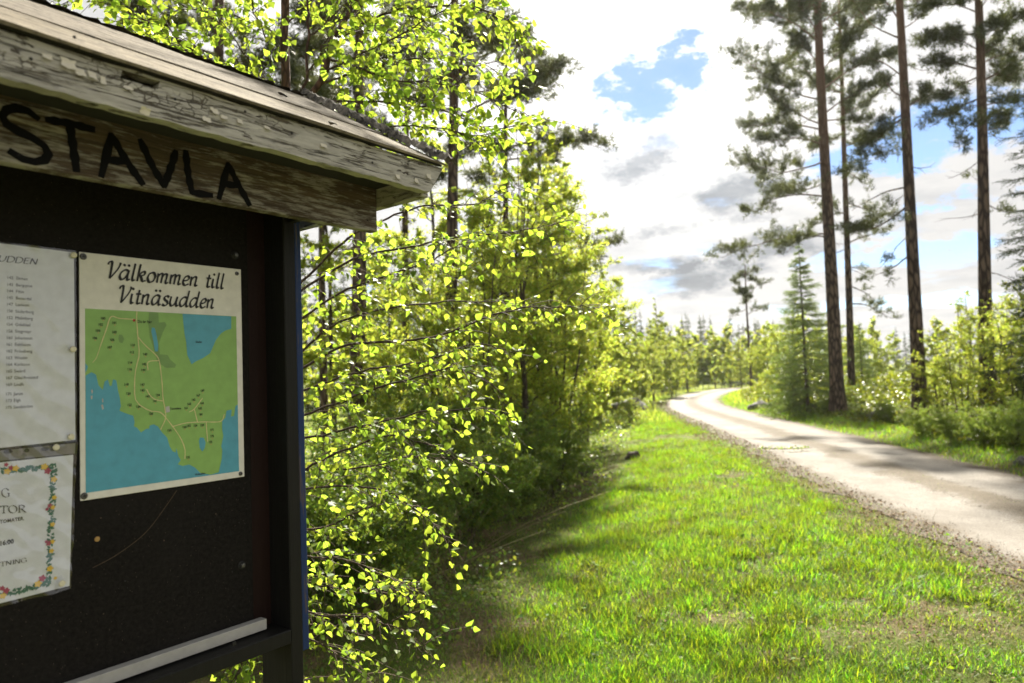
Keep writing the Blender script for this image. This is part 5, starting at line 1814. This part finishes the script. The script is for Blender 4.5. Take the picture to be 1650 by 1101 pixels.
for k in range(64):
    px = 955 + (k / 63) * 290 + rr.uniform(-6, 6)
    Y = rr.uniform(82, 125)
    tgt = rr.uniform(488, 545) - (14 if px < 1080 else 0)
    s = max(.5, (607 - .0376 * (px - 825) - tgt) / 1100 * Y / 10.4)
    place(sp_mid, px, Y, s)
for k in range(34):
    px = 1230 + (k / 33) * 500 + rr.uniform(-8, 8)
    Y = rr.uniform(80, 120)
    tgt = rr.uniform(505, 545)
    s = max(.5, (607 - .0376 * (px - 825) - tgt) / 1100 * Y / 10.4)
    place(sp_right, px, Y, s)
for k in range(30):
    px = 300 + (k / 29) * 650 + rr.uniform(-12, 12)
    place(sp_left, px, rr.uniform(45, 75), rr.uniform(.8, 1.25))
for k in range(26):
    px = -900 + (k / 25) * 1200 + rr.uniform(-15, 15)
    place(sp_left, px, rr.uniform(20, 45), rr.uniform(.7, 1.2))
for k in range(34):
    px = 985 + (k / 33) * 230 + rr.uniform(-6, 6)
    Y = rr.uniform(66, 84)
    tgt = rr.uniform(490, 550)
    s = max(.4, (607 - .0376 * (px - 825) - tgt) / 1100 * Y / 7.8)
    place(bi_mid, px, Y, s)
for k in range(14):
    px = 1240 + (k / 13) * 450 + rr.uniform(-6, 6)
    Y = rr.uniform(55, 78)
    place(bi_right, px, Y, rr.uniform(.55, .8))
for k in range(16):
    px = 420 + (k / 15) * 520 + rr.uniform(-6, 6)
    place(bi_left, px, rr.uniform(26, 44), rr.uniform(.55, .95))

# ------------------------------------------------------------------ boulders and stumps


def boulder(name, label, cat, px, Y, sx, sy, sz, seed, mat, dz=0):
    bm = bmesh.new()
    bmesh.ops.create_icosphere(bm, subdivisions=4, radius=1)
    r = random.Random(seed)
    from mathutils import noise
    for v in bm.verts:
        c = v.co.copy()
        d = noise.noise(c * 1.3 + Vector((seed, 0, 0))) * .35 + noise.noise(c * 3.5 + Vector((0, seed, 0))) * .12
        v.co = c * (1 + d)
        v.co.x *= sx
        v.co.y *= sy
        v.co.z *= sz
    me = bpy.data.meshes.new(name)
    bm.to_mesh(me)
    bm.free()
    for p in me.polygons:
        p.use_smooth = True
    me.materials.append(mat)
    x, y = spot(px, Y)
    return tag(link(name, me, None, (x, y, gz1(x, y) + dz)), label, cat)


m, t = new_mat('boulder_mat')
co = nd(t, 'ShaderNodeTexCoord').outputs['Object']
n = nd(t, 'ShaderNodeTexNoise', None, Vector=co, Scale=7.0, Detail=8.0, Roughness=.7).outputs[0]
c = mixc(t, ramp(t, n, [(.4, 0), (.6, 1)]), (.05, .047, .043), (.15, .14, .125))
c = mixc(t, ramp(t, nd(t, 'ShaderNodeTexNoise', None, Vector=co, Scale=3.0, Detail=5.0).outputs[0], [(.5, 0), (.6, .8)]), c, (.06, .075, .02))
bp = nd(t, 'ShaderNodeBump', None, Height=n, Strength=.7, Distance=.05)
finish(t, nd(t, 'ShaderNodeBsdfPrincipled', None, Base_Color=c, Roughness=.85, Normal=bp.outputs[0]).outputs[0])
M_rock = m
boulder('boulder', 'grey slanting boulder right of the road bend', 'boulder', 1222, 29, .55, .5, .36, 1, M_rock, -.08)
boulder('boulder', 'low mossy boulder between road bend boulder and young spruce', 'boulder', 1268, 27.5, .42, .4, .3, 2, M_rock)
boulder('boulder', 'dark boulder in the grass left of the road bend', 'boulder', 1012, 32, .95, .7, .62, 3, M_rock)
boulder('stump', 'rotten brown stump at the corner of the left thicket', 'stump', 937, 13.5, .16, .16, .20, 4, M_branch)
boulder('stump', 'low mossy stump in the grass right of the rotten stump', 'stump', 1014, 15.0, .17, .14, .14, 5, M_branch)
boulder('boulder', 'small pale stone among the undergrowth at the right edge', 'boulder', 1640, 11.2, .16, .14, .13, 6, M_rock)
boulder('boulder', 'grey stone behind undergrowth left of the bare-trunked pine', 'boulder', 1418, 20, .42, .3, .25, 7, M_rock)

# fallen twig on the road
g = Geo()
r_ = np.random.default_rng(12)
tx, ty = spot(1262, 1)
P0 = CPOS + ray(1262, 727) * (CAMZ / -ray(1262, 727)[2])
zt = gz1(P0[0], P0[1]) + .035
main = spline([(-.42, .25, .02), (-.2, .1, .03), (.0, -.02, .025), (.22, -.06, .03), (.45, .0, .02)], 16)
tube_geo(g, main, np.linspace(.009, .004, 16), 5)
for k in range(9):
    i = 2 + int(r_.random() * 13)
    e = main[i] + np.array([r_.uniform(-.1, .2), r_.uniform(-.22, .22), r_.uniform(.0, .05)])
    tube_geo(g, np.array([main[i], e]), [.005, .003], 4)
gl = Geo()
n = 120
idx = r_.integers(0, 16, n)
scatter(gl, main[idx] + r_.normal(size=(n, 3)) * np.array([.05, .06, .012]) + np.array([0, 0, .02]), r_.normal(size=(n, 3)), r_.normal(size=(n, 3)) * .5 + np.array([0, 0, 1]), r_.uniform(.03, .06, n), DIA_V, DIA_F)
tw = thing('fallen_twig', 'small leafy twig lying on the gravel road', 'twig', (P0[0], P0[1], zt))
link('twig_stem', g.mesh('twig_stem', M_branch), tw)
link('twig_leaves', gl.mesh('twig_leaves', M_shrub), tw)['kind'] = 'stuff'

# ------------------------------------------------------------------ ground cover
THICK = np.array([spot(520, 4.6), spot(700, 5.9), spot(760, 7.6), spot(850, 10.0), spot(940, 13.0), spot(965, 18), spot(1010, 28), spot(1050, 40)])


def thick_edge(y):
    return np.interp(y, THICK[:, 1], THICK[:, 0], left=-2.5)


def sample_area(n, y0, y1, pw, x0f, x1f, r):
    u = r.random(n)
    if abs(pw - 1) < 1e-3:
        y = y0 * (y1 / y0) ** u
    else:
        y = (y0 ** (1 - pw) + u * (y1 ** (1 - pw) - y0 ** (1 - pw))) ** (1 / (1 - pw))
    x = x0f(y) + (x1f(y) - x0f(y)) * r.random(n)
    return x, y


r = np.random.default_rng(77)
rcx = lambda y: np.interp(y, ROADC[:, 1], ROADC[:, 0])


def left_pts(n, pw=1.6, y0=2.2, y1=48):
    x, y = sample_area(n, y0, y1, pw, lambda y: np.maximum(thick_edge(y) - .6, -.62 * y - .2), lambda y: np.minimum(rcx(y) - HW + .25, .9 * y + .3), r)
    return x, y


def right_pts(n, pw=1.2, s0=HW - .15, s1=HW + 2.0, y0=7, y1=60):
    y = y0 * (y1 / y0) ** r.random(n)
    k = s0 + (s1 - s0) * r.random(n) ** 1.1
    i = np.interp(y, RC[:, 1], np.arange(len(RC)))
    i0 = np.clip(i.astype(int), 0, len(RC) - 1)
    return RC[i0, 0] + NR[i0, 0] * k, RC[i0, 1] + NR[i0, 1] * k


BL_V = np.array([[-.5, 0, 0], [.5, 0, 0], [-.42, .5, .10], [.42, .5, .10], [0, 1, .38]])
BL_F = np.array([[0, 1, 3], [0, 3, 2], [2, 3, 4]])


BS_V = np.array([[-.5, 0, 0], [.5, 0, 0], [0, 1, .30]])
BS_F = np.array([[0, 1, 2]])


def blades(g, x, y, h, wdt, lean, r):
    x, y, h, wdt = (np.broadcast_to(q, np.shape(x)) for q in (x, y, h, wdt))
    near = y < 7.5
    for msk, tv, tf in ((near, BL_V, BL_F), (~near, BS_V, BS_F)):
        if msk.any():
            blades_(g, x[msk], y[msk], h[msk], wdt[msk], lean, r, tv, tf)


def blades_(g, x, y, h, wdt, lean, r, BL_V, BL_F):
    n = len(x)
    z = gz(x, y) - .004
    az = r.uniform(0, 2 * math.pi, n)
    ln = r.uniform(.05, lean, n)
    ax = np.stack([np.cos(az) * ln, np.sin(az) * ln, np.ones(n)], -1)
    nm = np.stack([np.cos(az), np.sin(az), -ln * .2], -1)
    X, Yv, Zv = frames(ax, nm)
    P = np.stack([x, y, z], -1)
    V = P[:, None, :] + BL_V[None, :, 0:1] * wdt[:, None, None] * X[:, None] + BL_V[None, :, 1:2] * h[:, None, None] * Yv[:, None] + BL_V[None, :, 2:3] * h[:, None, None] * Zv[:, None]
    Fa = (np.arange(n) * len(BL_V))[:, None, None] + BL_F[None]
    g.add(V.reshape(-1, 3), Fa.reshape(-1, 3))


def patch(x, y):
    """how lush the grass is, 0..1"""
    p = fbm(x * .55 + 3, y * .5, 21)
    q = fbm(x * 1.9, y * 1.7, 23)
    v = sstep(.27, .47, p * .62 + q * .38)
    shade = sstep(.2, 1.2, x - thick_edge(y)) * .85 + .15
    nearleft = sstep(-.9, .3, x - (.12 * (y - 3)))                # litter under the birch by the board
    s = road_s(x, y)
    edge = sstep(HW - .1, HW + .75, np.abs(s))
    return v * shade * (.25 + .75 * nearleft) * (.12 + .88 * edge)


g = Geo()
x, y = left_pts(360000, 1.8)
pt = patch(x, y)
k = r.random(len(x)) < (.16 + .84 * pt)
x, y, pt = x[k], y[k], pt[k]
sc = np.sqrt(np.maximum(y, 3) / 3.5)
hgt = (.028 + .065 * pt * r.random(len(x)) ** .7 + .018 * r.random(len(x))) * sc ** .5
blades(g, x, y, hgt, .0034 * sc * r.uniform(.6, 1.3, len(x)), .9, r)
# taller tussocks
tx_, ty_ = left_pts(800, 1.6, 2.6, 30)
kk = patch(tx_, ty_) > .45
tx_, ty_ = tx_[kk], ty_[kk]
nb = 90
cx = np.repeat(tx_, nb) + r.normal(size=len(tx_) * nb) * .055 * np.repeat(np.sqrt(ty_ / 4), nb)
cyy = np.repeat(ty_, nb) + r.normal(size=len(tx_) * nb) * .055 * np.repeat(np.sqrt(ty_ / 4), nb)
blades(g, cx, cyy, r.uniform(.06, .14, len(cx)), .0045 * np.sqrt(np.maximum(cyy, 3) / 3.5), .6, r)
x, y = right_pts(60000)
sR = road_s(x, y)
k = r.random(len(x)) < np.clip(.2 + .9 * sstep(HW, HW + .5, sR), 0, 1) * (.35 + .65 * fbm(x, y, 31))
x, y = x[k], y[k]
blades(g, x, y, r.uniform(.05, .16, len(x)), .010 * np.sqrt(y / 8) * r.uniform(.6, 1.3, len(x)), .8, r)
x, y = right_pts(7000, 1.2, -.22, .22, 8, 45)
blades(g, x, y, r.uniform(.02, .05, len(x)), .008 * np.sqrt(y / 8), 1.2, r)
tag(link('grass', g.mesh('grass', M_grass)), kind='stuff')
# dry straw and litter
g = Geo()
x, y = left_pts(62000, 1.8)
pt = patch(x, y)
k = r.random(len(x)) < (.95 - .6 * pt)
x, y = x[k], y[k]
n = len(x)
blades(g, x, y, r.uniform(.03, .10, n) * np.sqrt(np.maximum(y, 3) / 4), .0032 * np.sqrt(np.maximum(y, 3) / 3.5) * r.uniform(.6, 1.4, n), 6.0, r)
x, y = left_pts(2600, 1.5, 2.6, 30)
x, y = x[patch(x, y) > .1], y[patch(x, y) > .1]
blades(g, x, y, r.uniform(.10, .26, len(x)), .0026 * np.sqrt(np.maximum(y, 3) / 3.5), .7, r)
tag(link('dry_straw', g.mesh('dry_straw', M_straw)), kind='stuff')
# broad-leaved weeds and clover
g = Geo()
x, y = left_pts(28000, 1.7)
k = (fbm(x * 1.3, y * 1.3, 41) > .44) & (r.random(len(x)) < (.25 + .75 * patch(x, y)))
x, y = x[k], y[k]
n = len(x)
P = np.stack([x, y, gz(x, y) + r.uniform(.012, .05, n)], -1)
scatter(g, P, r.normal(size=(n, 3)) * np.array([1, 1, .35]), r.normal(size=(n, 3)) * .35 + np.array([0, 0, 1]), (.010 + .03 * r.random(n) ** 3) * np.sqrt(np.maximum(y, 3) / 3.5), DIA_V, DIA_F)
tag(link('clover', g.mesh('clover', M_weed)), kind='stuff')
# dead leaves and bits of bark
g = Geo()
x, y = left_pts(15000, 1.7)
pt = patch(x, y)
k = r.random(len(x)) < (1.0 - .8 * pt)
x, y = x[k], y[k]
xe, ye = right_pts(9000, 1.4, -HW - .55, -HW + .35, 3, 40)
x, y = np.concatenate([x, xe]), np.concatenate([y, ye])
n = len(x)
P = np.stack([x, y, gz(x, y) + r.uniform(.012, .035, n)], -1)
scatter(g, P, r.normal(size=(n, 3)) * np.array([1, 1, .15]), r.normal(size=(n, 3)) * .45 + np.array([0, 0, 1]), r.uniform(.008, .024, n) * np.sqrt(np.maximum(y, 3) / 3.5), DIA_V * np.array([1, 1, 2.5]), DIA_F)
tag(link('leaf_litter', g.mesh('leaf_litter', M_deadleaf)), kind='stuff')
# loose stones on the road edges and centre
g = Geo()
OC_V = np.array([[1, 0, 0], [0, 1, 0], [-1, 0, 0], [0, -1, 0], [0, 0, .8], [0, 0, -.5]]) * .5
OC_F = np.array([[0, 1, 4], [1, 2, 4], [2, 3, 4], [3, 0, 4], [1, 0, 5], [2, 1, 5], [3, 2, 5], [0, 3, 5]])
xa, ya = right_pts(3500, 1.4, -HW - .3, -HW + .5, 3.5, 40)
xb, yb = right_pts(1500, 1.4, -.35, .35, 6, 40)
xc, yc = right_pts(1200, 1.4, HW - .4, HW + .2, 6, 40)
xd, yd = right_pts(2000, 1.4, -HW + .2, HW - .2, 5, 30)
x, y = np.concatenate([xa, xb, xc, xd]), np.concatenate([ya, yb, yc, yd])
n = len(x)
sz = r.uniform(.005, .018, n) * np.where(np.arange(n) >= len(xa) + len(xb) + len(xc), .6, 1)
P = np.stack([x, y, gz(x, y) + .022 + sz * .1], -1)
scatter(g, P, r.normal(size=(n, 3)) * np.array([1, 1, .2]), r.normal(size=(n, 3)) * .3 + np.array([0, 0, 1]), sz, OC_V, OC_F)
tag(link('loose_gravel', g.mesh('loose_gravel', plain('stone_mat', (.20, .18, .155), .85, .15))), kind='stuff')
# bilberry and fern-like undergrowth on the right bank
g = Geo()
n = 85000
yv = 7.5 * (52 / 7.5) ** r.random(n)
kx = HW + 1.1 + 7 * r.random(n) ** 1.3
i0 = np.clip(np.interp(yv, RC[:, 1], np.arange(len(RC))).astype(int), 0, len(RC) - 1)
x, y = RC[i0, 0] + NR[i0, 0] * kx, RC[i0, 1] + NR[i0, 1] * kx
cl = fbm(x * .9, y * .9, 51)
k = r.random(n) < sstep(.30, .5, cl)
x, y, cl = x[k], y[k], cl[k]
n = len(x)
hb = (.10 + .75 * sstep(.34, .62, cl) * sstep(HW + 1.2, HW + 2.8, kx[k]))
P = np.stack([x, y, gz(x, y) + hb * r.random(n) ** .55], -1)
scatter(g, P, r.normal(size=(n, 3)), r.normal(size=(n, 3)) * .6 + np.array([0, 0, 1]), r.uniform(.035, .075, n) * np.sqrt(y / 10), DIA_V, DIA_F)
tag(link('undergrowth', g.mesh('undergrowth', M_berry)), kind='stuff')
# low cover under the left thicket and meadow beyond
g = Geo()
n = 40000
yv = 4.5 * (60 / 4.5) ** r.random(n)
x = thick_edge(yv) + .6 - (3 + .4 * yv) * r.random(n)
y = yv
k = fbm(x * .8, y * .8, 61) > .40
x, y = x[k], y[k]
n = len(x)
P = np.stack([x, y, gz(x, y) + .5 * r.random(n) ** 2 * fbm(x * .8, y * .8, 61)], -1)
scatter(g, P, r.normal(size=(n, 3)), r.normal(size=(n, 3)) * .6 + np.array([0, 0, 1]), r.uniform(.03, .06, n) * np.sqrt(y / 8), DIA_V, DIA_F)
tag(link('thicket_floor', g.mesh('thicket_floor', M_shrub)), kind='stuff')
g = Geo()
n = 38000
y = 24 * (95 / 24) ** r.random(n)
x = r.uniform(-.15, .95, n) * y
s = np.abs(road_s(x, y))
k = s > HW + .4
x, y = x[k], y[k]
n = len(x)
blades(g, x, y, r.uniform(.12, .45, n), .03 * np.sqrt(y / 30), .7, r)
tag(link('meadow_grass', g.mesh('meadow_grass', M_light)), kind='stuff')
# dry stalks by the near shrubs
g = Geo()
for k in range(70):
    px = r.uniform(540, 830)
    Y = np.interp(px, [540, 700, 830], [4.9, 6.1, 9.4]) + r.uniform(-.15, .6)
    X_, Y_ = spot(px, Y)
    z = gz1(X_, Y_)
    ln = r.uniform(.3, .95)
    d = np.array([r.normal() * .5, r.normal() * .4, 1])
    P = np.array([X_, Y_, z]) + d * ln * np.linspace(0, 1, 5)[:, None] + np.array([d[0], d[1], -.5]) * (np.linspace(0, 1, 5) ** 2 * ln * .4)[:, None]
    tube_geo(g, P, np.linspace(.004, .0015, 5), 3)
tag(link('dry_stalks', g.mesh('dry_stalks', M_straw)), kind='stuff')
print('faces', sum(len(me.polygons) for me in bpy.data.meshes))


# ------------------------------------------------------------------ thin air volume added to hint at lens veil and sun glare
m, t = new_mat('glare_veil_mat')
pv = nd(t, 'ShaderNodeVolumePrincipled', None, Color=(.97, .98, 1.0), Density=0.0002, Anisotropy=.55)
nd(t, 'ShaderNodeOutputMaterial', None, Volume=pv.outputs[0])
bm = bmesh.new()
bmesh.ops.create_cube(bm, size=1)
me = bpy.data.meshes.new('glare_veil')
bm.to_mesh(me)
bm.free()
me.materials.append(m)
zlo, zhi = float(GZ.min()) - 1.0, 26.0
o = link('glare_veil', me, None, (0, 150, (zlo + zhi) / 2))
o.scale = (490, 430, zhi - zlo)
tag(o, kind='stuff')
